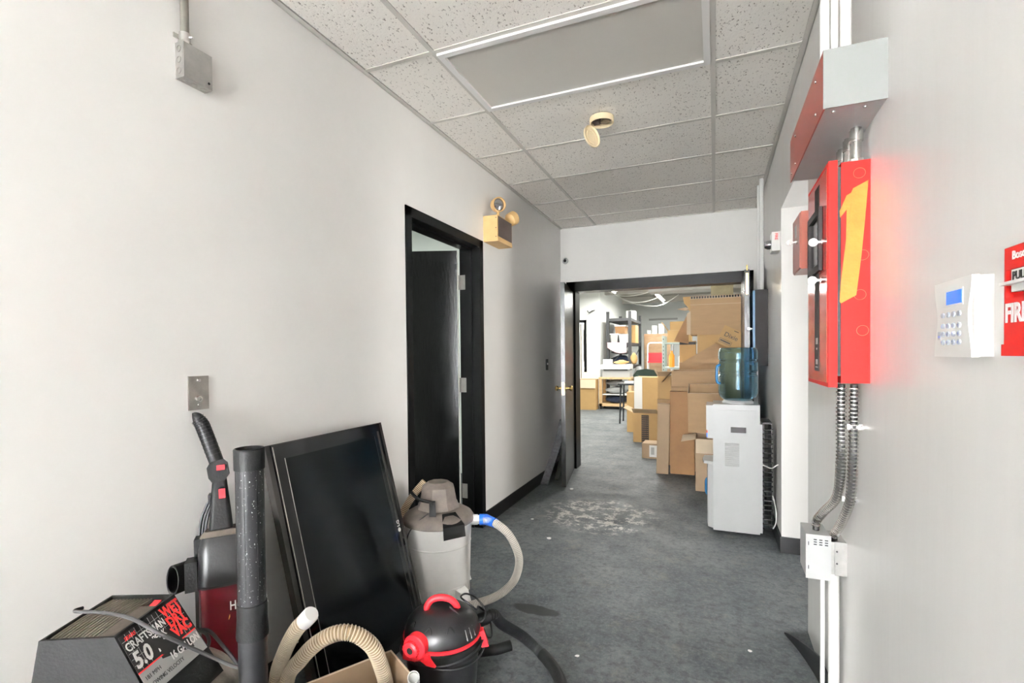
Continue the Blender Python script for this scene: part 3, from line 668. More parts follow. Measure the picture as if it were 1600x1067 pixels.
# ------------------------------------------------------------------ television
TL, TR_, BL, BR = Vector((-1.548,1.405,.985)), Vector((-1.548,2.115,.975)), Vector((-1.28,1.335,.0)), Vector((-1.305,2.035,.0))
ex = ((TR_-TL)+(BR-BL)).normalized(); eyv = ((TL-BL)+(TR_-BR)).normalized()
TM = frame((BL+BR)/2, ex, eyv)     # x right, y up along the screen, z towards the room
TW, TH = .705, 1.012
def tvbox(x0,x1,y0,y1,z0,z1): return MB().box(x0,x1,y0,y1,z0,z1,TM)
t = thing('television', 'flat black television stood on end leaning against the left wall', 'television', TM.translation)
obj('back_shell', MB().hexa([TM @ Vector(v) for v in ((-TW/2+.06,.06,-.062),(TW/2-.06,.06,-.062),(TW/2-.06,TH-.12,-.045),(-TW/2+.06,TH-.12,-.045))], [TM @ Vector(v) for v in ((-TW/2+.01,.01,-.03),(TW/2-.01,.01,-.03),(TW/2-.01,TH-.01,-.03),(-TW/2+.01,TH-.01,-.03))]), tv_frame, t)
obj('side_frame', MB().box(-TW/2, TW/2, 0, TH, -.032, -.004, TM), tv_frame, t, bevel=.004)
bz = obj('bezel', MB().box(-TW/2+.022, TW/2-.026, .004, TH-.004, -.004, .002, TM), tv_gloss, t, bevel=.002)
obj('screen', tvbox(-TW/2+.075, TW/2-.085, .055, TH-.062, .0018, .0026), screen_mat, t)
obj('bezel_line', tvbox(-TW/2+.026, -TW/2+.029, .01, TH-.01, .002, .0032), line_grey, bz)
obj('bezel_line', tvbox(-TW/2+.072, -TW/2+.0745, .02, TH-.06, .002, .0032), line_grey, bz)
obj('bezel_line', tvbox(TW/2-.082, TW/2-.080, .05, TH-.06, .002, .0028), tv_frame, bz)
obj('speaker_strip', tvbox(TW/2-.058, TW/2-.044, .05, TH-.04, .002, .0035), tv_frame, bz)
obj('brand_disc', MB().lathe([(.010,0),(.010,.0012)], 24, M=TM @ Matrix.Translation((TW/2-.052, .485, .0035))), white_ink, bz)
text('brand_letters', 'LG', .026, white_ink, bz, TM @ Matrix.Translation((TW/2-.043, .500, .0036)) @ Matrix.Rotation(PI/2, 4, 'Z'), bold=.02)

# ------------------------------------------------------------------ black and maroon upright vacuum
UR = math.radians(50); UB = Vector((-1.414, 1.10, 0))
UM = Matrix.Translation(UB) @ Matrix.Rotation(UR, 4, 'Z') @ Matrix.Rotation(math.radians(-7), 4, 'X') @ Matrix.Rotation(math.radians(-1), 4, 'Y') @ Matrix.Translation((0, 0, -.062)) @ Matrix.Diagonal((.83, 1, 1, 1))
UN = UM @ Matrix.Translation((-.032, 0, 0))
def U(x, y, z): return UM @ Vector((x, y, z))
t = thing('upright_vacuum', 'black and maroon upright vacuum cleaner leaning against the left wall', 'vacuum cleaner', UB, UR)
def rbox(w0, d0, z0, w1, d1, z1, y=0, M=UM, k=.3, n=5):
    def ring(w, d, z):
        r = min(w, d) * k; pts = []
        for cx, cy, a0 in ((w/2-r, d/2-r, 0), (-w/2+r, d/2-r, 90), (-w/2+r, -d/2+r, 180), (w/2-r, -d/2+r, 270)):
            for i in range(n+1):
                a = math.radians(a0 + 90*i/n); pts.append(M @ Vector((cx + r*math.cos(a), y + cy + r*math.sin(a), z)))
        return pts
    return [ring(w0, d0, z0), ring(w1, d1, z1)]
obj('maroon_body', MB().loft(rbox(.225,.13,.12,.215,.125,.66,-.01,k=.32)), maroon, t, bevel=.004)
obj('inset_panel', MB().box(-.005, .085, -.080, -.074, .15, .57, UM), maroon, t, bevel=.006)
obj('back_spine', MB().box(-.125, .105, .01, .085, .10, .79, UM), dull_black, t, bevel=.012)
hs = obj('bag_housing', MB().loft(rbox(.222,.135,.655,.214,.125,.765,-.01,k=.32) + [rbox(.19,.10,.80,.19,.10,.80,-.005)[0]]), black_plastic, t, bevel=.003)
obj('dusty_cap', MB().loft(rbox(.205,.12,.797,.17,.09,.815,.012,k=.3)), dusty_brown, hs)
obj('seam', MB().loft(rbox(.228,.139,.650,.228,.139,.657,-.01,k=.32)), ink, t)
def UNp(x, y, z): return UN @ Vector((x, y, z))
nk = obj('handle_neck', MB().loft([rbox(.085,.065,.81,.075,.06,.86,.02,M=UN)[0], rbox(.085,.065,.81,.075,.058,.86,.02,M=UN)[1], rbox(.05,.045,.975,.05,.045,.975,.022,M=UN)[0]]), dull_black, t)
obj('latch_button', MB().box(-.002, .020, -.012, -.002, .915, .945, UN), red_plastic, nk, bevel=.003)
hx = obj('switch_block', MB().prism([UNp(x, -.02, z) for x, z in ((-.035,.985),(-.022,.968),(.020,.972),(.036,.99),(.030,1.028),(.014,1.042),(-.028,1.036),(-.040,1.018))], (UN.to_3x3() @ Vector((0,.055,0)))), dull_black, t, bevel=.004)
obj('rocker_switch', MB().box(-.006, .022, -.026, -.018, 1.008, 1.024, UN), red_plastic, hx, bevel=.003)
gp = smooth([UNp(-.008,.01,1.035), UNp(-.024,.012,1.08), UNp(-.042,.014,1.13), UNp(-.056,.016,1.165), UNp(-.072,.016,1.185), UNp(-.084,.014,1.186)], 7)
gr = obj('grip', MB().tube(gp, [.022]*20 + [.022-.0004*i for i in range(len(gp)-20)] if len(gp) > 20 else .02, 14), dull_black, t)
for k in range(12):
    p = gp[4 + k*2]; q = gp[5 + k*2]
    obj('grip_rib', MB().tube([p, p + (q-p)*.35], .0232, 14), black_plastic, gr)
cax = Vector((-.62, -.74, .05)).normalized(); cM = UM @ Matrix.Translation((-.165, -.02, .69)) @ cax.to_track_quat('Z', 'Y').to_matrix().to_4x4() @ Matrix.Diagonal((.8, 1.25, 1, 1))
cp = obj('tool_cup', MB().lathe([(.030,-.04),(.036,-.035),(.036,.035),(.033,.037),(.030,.034),(.030,-.03)], 26, M=cM, caps=False), dull_black, t)
obj('cup_floor', MB().lathe([(.0305,-.034),(.0305,-.030)], 20, M=cM), ink, cp)
obj('cup_bracket', MB().box(-.150, -.110, -.05, .03, .645, .735, UM), dull_black, cp, bevel=.006)
for k, off in enumerate((0, .010, .02)):
    obj('wrapped_cord', MB().tube(smooth([U(-.10+off*.5, .09, .28), U(-.118+off*.6, .092, .55), U(-.112+off, .09, .80), U(-.085+off, .085, .885), U(-.06+off*.6, .075, .905)], 8), .0042, 8), cord_mat, t)
obj('cord_hook', MB().box(-.075, -.055, .03, .10, .895, .925, UM), dull_black, t, bevel=.003)
text('brand_letters', 'HOOVER', .038, white_ink, t, UM @ frame((-.006, -.0778, .575), (1,0,0), (0,0,1)), bold=.015, sx=.85)
text('brand_letters', 'POWER', .020, gold, t, UM @ frame((-.012, -.0778, .548), (1,0,0), (0,0,1)), shear=.3, bold=.01)
for k in range(9): obj('rating_mark', MB().box(.090, .100, -.0745, -.0735, .18+k*.032, .188+k*.032, UM @ Matrix.Rotation(0,4,'X')), white_ink if k != 7 else red_ink, t)
obj('floor_head', MB().loft([rbox(.27,.20,.0,.27,.20,.0,-.02,M=Matrix.Translation(UB) @ Matrix.Rotation(UR,4,'Z'))[0], rbox(.27,.20,.06,.27,.20,.06,-.02,M=Matrix.Translation(UB) @ Matrix.Rotation(UR,4,'Z'))[0], rbox(.22,.16,.13,.22,.16,.13,-.02,M=Matrix.Translation(UB) @ Matrix.Rotation(UR,4,'Z'))[0]]), maroon, t, bevel=.006)

# ------------------------------------------------------------------ black extension wand
wx, wy = -1.012, .832
t = thing('extension_wand', 'dusty black plastic vacuum wand standing upright before the upright vacuum', 'vacuum wand', (wx, wy, 0))
obj('upper_tube', MB().lathe([(.0305,.70),(.0305,1.055),(.0305,1.058)], 36, (wx,wy,0)), wand_mat, t)
obj('end_cuff', MB().lathe([(.029,1.05),(.033,1.051),(.0335,1.098),(.0315,1.10),(.029,1.10),(.029,1.055)], 36, (wx,wy,0), caps=False), dull_black, t)
obj('coupling', MB().lathe([(.0345,.655),(.035,.66),(.0325,.70),(.0325,.735),(.0305,.737)], 36, (wx,wy,0)), dull_black, t)
obj('lower_tube', MB().lathe([(.031,.0),(.031,.66)], 36, (wx,wy,0)), black_plastic, t)
for a in (-2.0, -1.1, -.2): obj('seam_line', MB().box(-.0006,.0006,.0303,.0312,.74,1.05, Matrix.Translation((wx,wy,0)) @ Matrix.Rotation(a-PI/2,4,'Z')), dull_black, t)

# ------------------------------------------------------------------ black box-headed wet and dry vacuum
vc = Vector((-1.315, .715, 0))
t = thing('wet_dry_vacuum', 'large dirty wet and dry vacuum with black box head in the left foreground', 'vacuum cleaner', vc)
obj('tank', MB().lathe([(.19,.05),(.205,.06),(.235,.40),(.25,.41),(.25,.44)], 44, vc), dirty_grey, t)
obj('lid', MB().lathe([(.255,.435),(.258,.455),(.24,.49),(.19,.525),(.12,.54)], 44, vc), dirty_grey, t)
for a in range(4):
    p = vc + Vector((math.cos(a*PI/2+.6), math.sin(a*PI/2+.6), 0)) * .19
    obj('caster', MB().cyl(p + Vector((-.012,0,.026)), p + Vector((.012,0,.026)), .026, n=16).box(p.x-.016,p.x+.016,p.y-.016,p.y+.016,.045,.075), rubber, t)
tn, tf = [Vector(v) for v in ((-1.362,.588,.70),(-1.223,.658,.70))], [Vector(v) for v in ((-1.300,.838,.70),(-1.445,.775,.70))]
top = [tn[0], tn[1], tf[0], tf[1]]
bot = [Vector(v) for v in ((-1.395,.575,.52),(-1.098,.682,.52),(-1.153,.862,.52),(-1.49,.80,.52))]
cen = sum(top, Vector()) / 4
def inset(q, k): return [p + (cen - p) * k for p in q]
rim_in = inset(top, .07); well = [p - Vector((0,0,.02)) for p in rim_in]
hd = obj('motor_head', MB().loft([bot, top, rim_in, well], caps=True), dull_black, t)
# slats over the left two thirds of the top, running front to back
def tp_(a, b, z=0):   # a across (0 left..1 right), b along (0 near..1 far)
    n_ = well[0].lerp(well[1], a); f_ = well[3].lerp(well[2], a); p = n_.lerp(f_, b); return Vector((p.x, p.y, .70 + z))
slat_m = mat('dusty_slat', (.23,.20,.165), .75, var=.25, vscale=18)
obj('grille_well', MB().hexa([p + Vector((0,0,.0005)) for p in well], [p + Vector((0,0,.0015)) for p in well]), ink, hd)
for k in range(12):
    a0 = .01 + k*.060; a1 = a0 + .026
    arch = .004
    mb = MB(); rr = []
    for b in (0, .25, .5, .75, 1):
        zz = -.007 + arch * (1-(2*b-1)**2)
        rr.append([tp_(a0,b,zz-.008), tp_(a1,b,zz-.008), tp_(a1,b,zz), tp_(a0,b,zz)])
    obj('slat', mb.loft(rr), slat_m, hd)
obj('switch_plate', MB().hexa([tp_(.74,0,-.018), tp_(.99,0,-.018), tp_(.99,.72,-.018), tp_(.74,.72,-.018)], [tp_(.74,0,-.003), tp_(.99,0,-.003), tp_(.99,.72,-.001), tp_(.74,.72,-.001)]), dusty_brown, hd)
obj('rocker_switch', MB().hexa([tp_(.80,.80,-.018), tp_(.92,.80,-.018), tp_(.92,.92,-.018), tp_(.80,.92,-.018)], [tp_(.80,.80,-.010), tp_(.92,.80,-.010), tp_(.92,.92,-.004), tp_(.80,.92,-.004)]), red_plastic, hd)
# sloped label side (near right to far right)
def lp(a, b, n=0):
    q0 = bot[1].lerp(top[1], b); q1 = bot[2].lerp(top[2], b); p = q0.lerp(q1, a)
    nn = (bot[2]-bot[1]).cross(top[1]-bot[1]).normalized(); return p + nn*n
if ((bot[2]-bot[1]).cross(top[1]-bot[1])).x < 0: raise ValueError('label normal')
def lpanel(a0, a1, b0, b1, n0, n1): return MB().hexa([lp(a0,b0,n0), lp(a1,b0,n0), lp(a1,b1,n0), lp(a0,b1,n0)], [lp(a0,b0,n1), lp(a1,b0,n1), lp(a1,b1,n1), lp(a0,b1,n1)])
lab = obj('label_plate', lpanel(.03,.98,.31,.97,0,.001), ink, t)
obj('label_band', lpanel(.03,.98,.31,.55,.001,.0014), grey_label, lab)
obj('label_line', lpanel(.03,.98,.55,.565,.001,.0016), red_ink, lab)
for k in range(1, 13): obj('grid_line', lpanel(.04+k*.0715,.044+k*.0715,.57,.965,.001,.0013), grey_label, lab)
for k in range(1, 6): obj('grid_line', lpanel(.04,.97,.57+k*.066,.574+k*.066,.001,.0013), grey_label, lab)
def ltext(s, a, b, size, m, **kw):
    ex_ = lp(1,b)-lp(0,b); ey_ = lp(a,1)-lp(a,0)
    text('lettering', s, size, m, lab, frame(lp(a,b,.0018), ex_, ey_), ext=.0002, **kw)
ltext('SEARS', .08, .90, .012, red_ink, bold=.02, shear=.2)
ltext('CRAFTSMAN', .05, .79, .027, white_ink, bold=.02, sx=.76)
ltext('5.0', .05, .60, .050, white_ink, bold=.03, shear=.25, sx=.80)
ltext('PEAK', .38, .705, .022, white_ink, bold=.02, shear=.2, sx=.8)
ltext('H.P.', .38, .60, .028, white_ink, bold=.03, shear=.2, sx=.85)
for s_t, b in (('WET', .845), ('DRY', .725), ('VAC', .605)): ltext(s_t, .68, b, .036, red_ink, bold=.05, sx=.78)
ltext('16 GALLON', .47, .445, .025, white_ink, bold=.03, shear=.2, sx=.72)
ltext('181 MPH', .07, .455, .013, ink, sx=.9)
ltext('BLOWING VELOCITY', .06, .37, .013, ink, sx=.85)
# its cords
cordp = [atz(118,955,.712), atz(160,957,.712), atz(205,966,.716), atz(250,990,.69), atz(310,1017,.60), atz(355,1037,.55), atz(382,1046,.53)]
cd = thing('power_cord', 'grey power cord with plug lying across the black vacuum head', 'cord', cordp[0])
obj('cable', MB().tube(smooth([cordp[0] + Vector((-.012,.02,-.004))] + cordp, 8), .0042, 10), mat('grey_cord', (.05,.05,.05), .5), cd)
pd = (cordp[-1]-cordp[-2]).normalized()
pg = obj('plug', MB().cyl(cordp[-1], cordp[-1]+pd*.022, .006, .011, n=12), rubber, cd)
obj('prong', MB().cyl(cordp[-1]+pd*.02, cordp[-1]+pd*.036, .003, n=8).box(-.001,.001,-.001,.001,0,.001, Matrix.Translation(cordp[-1])), chrome, pg)
cl = smooth([atz(300,985,.55), atz(325,985,.56), atz(345,1005,.55), atz(372,1040,.53), atz(395,1085,.46)], 8)
cl2 = smooth([atz(265,1062,.56), atz(300,1035,.55), atz(325,1010,.553), atz(322,990,.56), atz(300,983,.555)], 8)
single('coiled_cord', MB().tube(cl2 + cl[1:], .0045, 8), cord_mat, 'black cord looped over the dirty vacuum lid', 'cord')

# ------------------------------------------------------------------ grey utility vacuum
gc = Vector((-1.392, 2.312, 0))
t = thing('utility_vacuum', 'pale grey round utility vacuum with dusty brown lid beside the left door', 'vacuum cleaner', gc)
obj('base_ring', MB().lathe([(.155,.035),(.160,.04),(.166,.11),(.160,.115)], 44, gc), tank_grey, t)
obj('tank', MB().lathe([(.160,.112),(.168,.114),(.173,.335),(.1755,.340),(.1735,.345),(.180,.455),(.187,.458),(.187,.472)], 48, gc), tank_grey, t, angle=12)
for k in range(-9, 10):
    a = math.radians(-62 + k*9); obj('base_rib', MB().box(.158,.1665,-.002,.002,.04,.108, Matrix.Translation(gc) @ Matrix.Rotation(a,4,'Z')), tank_grey, t)
lid = obj('lid', MB().lathe([(.186,.462),(.192,.466),(.193,.482),(.180,.505),(.145,.528),(.105,.540),(.100,.552)], 48, gc), taupe, t)
def ngon(rx, ry, z, n=8, off=(0,0), a0=.2): return [gc + Vector((off[0]+rx*math.cos(a0+2*PI*i/n), off[1]+ry*math.sin(a0+2*PI*i/n), z)) for i in range(n)]
obj('motor_cover', MB().loft([ngon(.118,.118,.545), ngon(.116,.116,.558), ngon(.106,.106,.572), ngon(.090,.090,.668), ngon(.055,.055,.695)]), taupe, t, bevel=.004)
fdir = Vector((.50,-.866,0)); sdir = Vector((.866,.5,0))
M = Matrix(((sdir.x,-fdir.x,0,gc.x),(sdir.y,-fdir.y,0,gc.y),(0,0,1,0),(0,0,0,1)))   # x right, -y to the viewer
obj('latch_box', MB().hexa([M @ Vector(v) for v in ((.028,-.215,.42),(.140,-.165,.42),(.120,-.12,.42),(.03,-.13,.42))], [M @ Vector(v) for v in ((.025,-.205,.485),(.135,-.155,.485),(.09,-.10,.54),(.02,-.13,.54))]), dull_black, t, bevel=.006)
hn = smooth([M @ Vector(v) for v in ((-.03,-.105,.545),(-.03,-.115,.60),(-.055,-.12,.615),(-.095,-.11,.625),(-.125,-.085,.645),(-.14,-.06,.655))], 7)
obj('handle', MB().tube(hn, [.011]*8 + [.009]*(len(hn)-8), 10), dull_black, t)
obj('handle_post', MB().hexa([M @ Vector(v) for v in ((-.045,-.135,.53),(-.01,-.14,.53),(-.01,-.10,.53),(-.045,-.10,.53))], [M @ Vector(v) for v in ((-.045,-.12,.61),(-.015,-.12,.61),(-.015,-.10,.61),(-.045,-.10,.61))]), dull_black, t, bevel=.003)
for a in (-18, -108, 72, 162):
    fm = Matrix.Translation(gc) @ Matrix.Rotation(math.radians(a), 4, 'Z')
    f_ = obj('foot', MB().hexa([fm @ Vector(v) for v in ((.135,-.04,.025),(.215,-.032,.025),(.215,.032,.025),(.135,.04,.025))], [fm @ Vector(v) for v in ((.150,-.035,.105),(.195,-.028,.092),(.195,.028,.092),(.150,.035,.105))]), white_plastic, t, bevel=.006)
    p = fm @ Vector((.18,0,.016)); obj('caster', MB().cyl(p+Vector((-.01,0,0)), p+Vector((.01,0,0)), .016, n=14), rubber, f_)
pa = Vector((.925,.38,0)); hp = gc + pa*.183 + Vector((0,0,.415))
hs_ = Vector((0,0,hp.z/.9-hp.z)); obj('hose_port', MB().cyl(hp+hs_-pa*.02, hp+hs_+pa*.03, .030, n=22).cyl(hp+hs_+pa*.03, hp+hs_+pa*.055, .026, n=22), white_plastic, t)
obj('lid_cord', MB().tube(smooth([M @ Vector(v) for v in ((-.05,-.12,.545),(-.11,-.135,.50),(-.15,-.125,.44),(-.168,-.09,.36),(-.175,-.05,.28))], 8), .003, 8), cord_mat, t)
t.scale = (1, 1, .9)
# its hose with blue tape
hq = hp + pa*.04
th = thing('vacuum_hose', 'pale grey hose with blue tape curving from the grey vacuum to the floor', 'hose', hq)
hpts = [hq + pa*.02, atz(775,818,.415), atz(797,838,.36), atz(811,873,.24), atz(803,907,.10), atz(778,930,.04), atz(745,943,.030), atz(705,955,.030), atz(690,968,.03)]
ribbed(th, smooth(hpts, 12), .0215, .0085, .002, 18, hose_grey, mat('hose_groove_grey', (.42,.39,.34), .7))
obj('tape_wrap', MB().tube([hq, hq+pa*.02, hq+pa*.035, atz(774,817.5,.416)], [.029,.0295,.029,.0245], 20), blue_tape, th, label='blue tape wrapped round the hose joint')
p0 = [atx(664,752,-1.50), atx(645,775,-1.545), atx(628,805,-1.575), atx(622,840,-1.59), atx(625,900,-1.59)]
th = thing('vacuum_hose', 'short beige hose end standing behind the grey vacuum by the left wall', 'hose', p0[-1])
ribbed(th, smooth(p0 + [Vector((-1.585, p0[-1].y, .03))], 10), .021, .0085, .002, 16, hose_beige, mat('hose_groove_tan', (.30,.21,.12), .8))

# ------------------------------------------------------------------ black and red shop vacuum
rc = Vector((-.952, 1.60, 0))
RMx = Matrix.Translation(rc) @ Matrix.Rotation(math.radians(28), 4, 'Z')    # local x to the right, -y to the viewer
def RV(x, y, z): return RMx @ Vector((x, y, z))
t = thing('shop_vacuum', 'small black and red shop vacuum beside the cardboard box', 'vacuum cleaner', rc)
obj('bucket', MB().lathe([(.115,.01),(.120,.015),(.136,.215),(.146,.22),(.146,.235)], 44, rc), black_plastic, t)
obj('lid_skirt', MB().lathe([(.150,.225),(.153,.235),(.150,.262),(.146,.266)], 44, rc), dull_black, t)
obj('red_band', MB().lathe([(.1455,.262),(.1455,.275),(.14,.276)], 44, rc), red_plastic, t)
def dome(z, k): return [RV(.142*k*math.cos(2*PI*i/40), .138*k*math.sin(2*PI*i/40) , z) for i in range(40)]
dm = obj('motor_cover', MB().loft([dome(.272,1.0), dome(.295,.985), dome(.32,.92), dome(.338,.82), dome(.352,.66), dome(.360,.45), dome(.362,.2)]), black_plastic, t, angle=50)
for k in range(3):
    a = math.radians(-150 + 38*k)
    pts = [Vector((.128*math.cos(a-.10), .126*math.sin(a-.10), .285)), Vector((.118*math.cos(a-.10), .116*math.sin(a-.10), .318)), Vector((.108*math.cos(a), .106*math.sin(a), .332)), Vector((.118*math.cos(a+.10), .116*math.sin(a+.10), .318)), Vector((.128*math.cos(a+.10), .126*math.sin(a+.10), .285))]
    obj('moulded_arch', MB().tube([RMx @ (p * 1.03) for p in smooth(pts, 5)], .0028, 8), dull_black, dm)
for k in range(3):
    a = math.radians(-48 + 9*k); q = Vector((math.cos(a), math.sin(a), 0))
    obj('moulded_rib', MB().tube([RMx @ (q*.140 + Vector((0,0,.288))), RMx @ (q*.126 + Vector((0,0,.322)))], .002, 6), grey_label, dm)
hn = smooth([RV(-.055,.0,.345), RV(-.056,.0,.372), RV(-.035,0,.395), RV(.0,0,.400), RV(.035,0,.388), RV(.055,0,.362), RV(.058,0,.345)], 6)
obj('handle', MB().tube(hn, .0125, 14), red_plastic, t)
pm = RMx @ Matrix.Rotation(math.radians(-28), 4, 'Z')
obj('front_bracket', MB().hexa([pm @ Vector(v) for v in ((-.075,-.150,.235),(.058,-.152,.235),(.058,-.135,.235),(-.075,-.13,.235))], [pm @ Vector(v) for v in ((-.072,-.152,.285),(.030,-.154,.272),(.030,-.13,.272),(-.072,-.13,.285))]), red_plastic, t, bevel=.003)
PMx = pm @ Matrix.Translation((-.022, -.148, .290)) @ Matrix.Rotation(PI/2, 4, 'X')
obj('port_shell', MB().lathe([(.044,-.02),(.044,.010),(.040,.014)], 30, M=PMx), red_plastic, t)
pt = obj('blower_port', MB().lathe([(.028,.010),(.028,.026),(.020,.030),(.012,.028),(.012,.012)], 24, M=PMx @ Matrix.Translation((-.006,-.002,0))), red_plastic, t)
for k in range(18):
    a = 2*PI*k/18; obj('port_rib', MB().box(.0275,.031,-.002,.002,.012,.026, PMx @ Matrix.Translation((-.006,-.002,0)) @ Matrix.Rotation(a,4,'Z')), red_plastic, pt)
obj('port_bore', MB().lathe([(.0115,.013),(.0115,.0285)], 18, M=PMx @ Matrix.Translation((-.006,-.002,0))), ink, pt)
obj('latch', MB().hexa([RV(.135,-.045,.225), RV(.172,-.04,.225), RV(.172,-.005,.225), RV(.135,.0,.225)], [RV(.130,-.04,.275), RV(.152,-.035,.285), RV(.152,-.01,.285), RV(.130,-.005,.275)]), red_plastic, t, bevel=.003)
obj('hose_inlet', MB().cyl(RV(.12,.075,.255), RV(.175,.098,.262), .026, n=20), black_plastic, t)
cw = [RMx @ Vector((.156*math.cos(math.radians(a)), .154*math.sin(math.radians(a)), .222 + .012*math.sin(math.radians(a*2)))) for a in range(-200, 40, 8)]
obj('wrapped_cord', MB().tube(cw, .0036, 8), cord_mat, t)
cw = [RMx @ Vector((.155*math.cos(math.radians(a)), .153*math.sin(math.radians(a)), .240 + .010*math.cos(math.radians(a*1.5)))) for a in range(-160, 20, 8)]
obj('wrapped_cord', MB().tube(cw, .0036, 8), cord_mat, t)
text('lettering', '22', .024, white_ink, t, RMx @ frame((-.055,-.1270,.135), (.95,-.25,0), (0,.1,1)), bold=.02, shear=.2)
# tangle of thin black cord on top
tg = smooth([RV(.03,-.02,.372), RV(.075,-.05,.345), RV(.12,-.03,.315), RV(.15,.02,.29), RV(.165,.08,.30), RV(.13,.12,.33), RV(.09,.10,.36), RV(.07,.05,.372), RV(.10,.02,.36), RV(.13,.04,.325), RV(.14,.09,.31), RV(.18,.12,.25), RV(.19,.08,.20), RV(.17,.03,.22), RV(.155,.0,.27)], 7)
single('tangled_cord', MB().tube(tg, .0036, 8), cord_mat, 'thin black cord tangled beside the red handle', 'cord')
bh = [RV(.17,.096,.262), RV(.20,.11,.262), atz(785,975,.20), atz(815,993,.11), atz(838,1013,.045), atz(858,1034,.028), atz(872,1056,.026), atz(879,1080,.026), atz(876,1120,.026)]
th = thing('vacuum_hose', 'black ribbed hose from the red and black vacuum across the floor', 'hose', bh[0])
P = smooth(bh, 12); ns = int(len(P)*.56)
ribbed(th, P[:ns+1], .0225, .009, .0025, 18, mat('black_hose', (.010,.010,.011), .4, spec=.35), ink, 'ribbed_section')
obj('smooth_wand', MB().tube(P[ns-1:], [.0245]*len(P[ns-1:]), 18), dull_black, th)
single('black_pipe', MB().tube([RV(.02,.24,.03), RV(.22,.235,.045), RV(.28,.25,.05)], .022, 16), dull_black, 'short black pipe lying on the floor behind the red and black vacuum', 'pipe')

# ------------------------------------------------------------------ cardboard cartons
def carton(name, label, loc, size, rotz=0, m=card, op=False, flaps=(), group=None, rot=None, tape=None, inner=None, fl=None):
    w, d, h = size
    t = thing(name, label, 'box', loc, rotz, group, rot)
    if op:
        k = .005; mb = MB().box(-w/2,w/2,-d/2,d/2,0,k).box(-w/2,-w/2+k,-d/2,d/2,k,h).box(w/2-k,w/2,-d/2,d/2,k,h).box(-w/2+k,w/2-k,-d/2,-d/2+k,k,h).box(-w/2+k,w/2-k,d/2-k,d/2,k,h)
        obj('body', mb, m, t, world=False)
        obj('cut_rim', MB().box(-w/2,-w/2+k,-d/2,d/2,h,h+.003).box(w/2-k,w/2,-d/2,d/2,h,h+.003).box(-w/2,w/2,-d/2,-d/2+k,h,h+.003).box(-w/2,w/2,d/2-k,d/2,h,h+.003), card_pale, t, world=False)
    else:
        obj('body', MB().box(-w/2,w/2,-d/2,d/2,0,h), m, t, world=False, bevel=.003)
        obj('top_seam', MB().box(-w/2,w/2,-.001,.001,h,h+.0008), card_d, t, world=False)
    for side, a in flaps:
        a = math.radians(a); L = fl or min(w, d) / 2
        if side in ('+x', '-x'):
            s = 1 if side[0] == '+' else -1
            M = Matrix.Translation((s*w/2, 0, h)) @ Matrix.Rotation(-s*a, 4, 'Y'); bx = (0, s*L, -d/2+.004, d/2-.004)
        else:
            s = 1 if side[0] == '+' else -1
            M = Matrix.Translation((0, s*d/2, h)) @ Matrix.Rotation(s*a, 4, 'X'); bx = (-w/2+.004, w/2-.004, 0, s*L)
        obj('flap', MB().box(min(bx[0],bx[1]), max(bx[0],bx[1]), min(bx[2],bx[3]), max(bx[2],bx[3]), -.002, .002, M), inner or m, t, world=False)
    if tape: obj('tape', MB().box(*tape), ink, t, world=False)
    return t
G = 'cartons heaped by the far door'
# foreground box with hose and pipes
C0 = Vector((-1.056, 1.419)); a_ = Vector((-.477,-.879)); b_ = Vector((.86,-.51))
cc = C0 + a_*.16 + b_*.115
carton('cardboard_box', 'open cardboard box in the foreground holding a beige hose', (cc.x, cc.y, 0), (.23,.32,.28), math.atan2(b_.y,b_.x), card_g, True, (), None, inner=card_in)
h1 = [atz(480,966,.52), atz(462,985,.47), atz(444,1020,.36), atz(432,1060,.24)]
hA = h1 + [Vector((h1[-1].x+.03, h1[-1].y-.03, .10)), Vector((h1[-1].x+.05, h1[-1].y-.05, .035))]
th = thing('vacuum_hose', 'beige ribbed hose with free cuffed end beside the television', 'hose', hA[-1])
ribbed(th, smooth(hA, 12), .0235, .0100, .0026, 20, hose_beige, MATS['hose_groove_tan'])
dd = (h1[0]-h1[1]).normalized(); obj('cuff', MB().tube([h1[0]-dd*.02, h1[0]+dd*.022, h1[0]+dd*.028], [.0245,.0245,.021], 20), pvc, th)
hB = [Vector((-1.215,1.12,.03)), atz(447,1072,.22), atz(470,1030,.33), atz(505,998,.41), atz(545,988,.43), atz(580,1008,.375), atz(597,1045,.27), atz(604,1075,.17), atz(604,1085,.09)]
th = thing('vacuum_hose', 'beige ribbed hose arching over into the foreground cardboard box', 'hose', hB[0])
ribbed(th, smooth(hB, 12), .0250, .0100, .0028, 20, hose_beige, MATS['hose_groove_tan'])
pe = atz(646,1058,.315)
pp = thing('pvc_pipe', 'short white plastic pipe sticking up out of the foreground box', 'pipe', pe)
axp = Vector((.35,-.55,.75)).normalized()
obj('pipe_wall', MB().lathe([(.0165,0),(.0185,0),(.0185,-.22),(.0165,-.22)], 24, M=Matrix.Translation(pe) @ axp.to_track_quat('Z','Y').to_matrix().to_4x4(), caps=False), pvc, pp)
obj('pipe_plug', MB().lathe([(.0166,-.012),(.0166,-.014)], 20, M=Matrix.Translation(pe) @ axp.to_track_quat('Z','Y').to_matrix().to_4x4()), grey_label, pp)

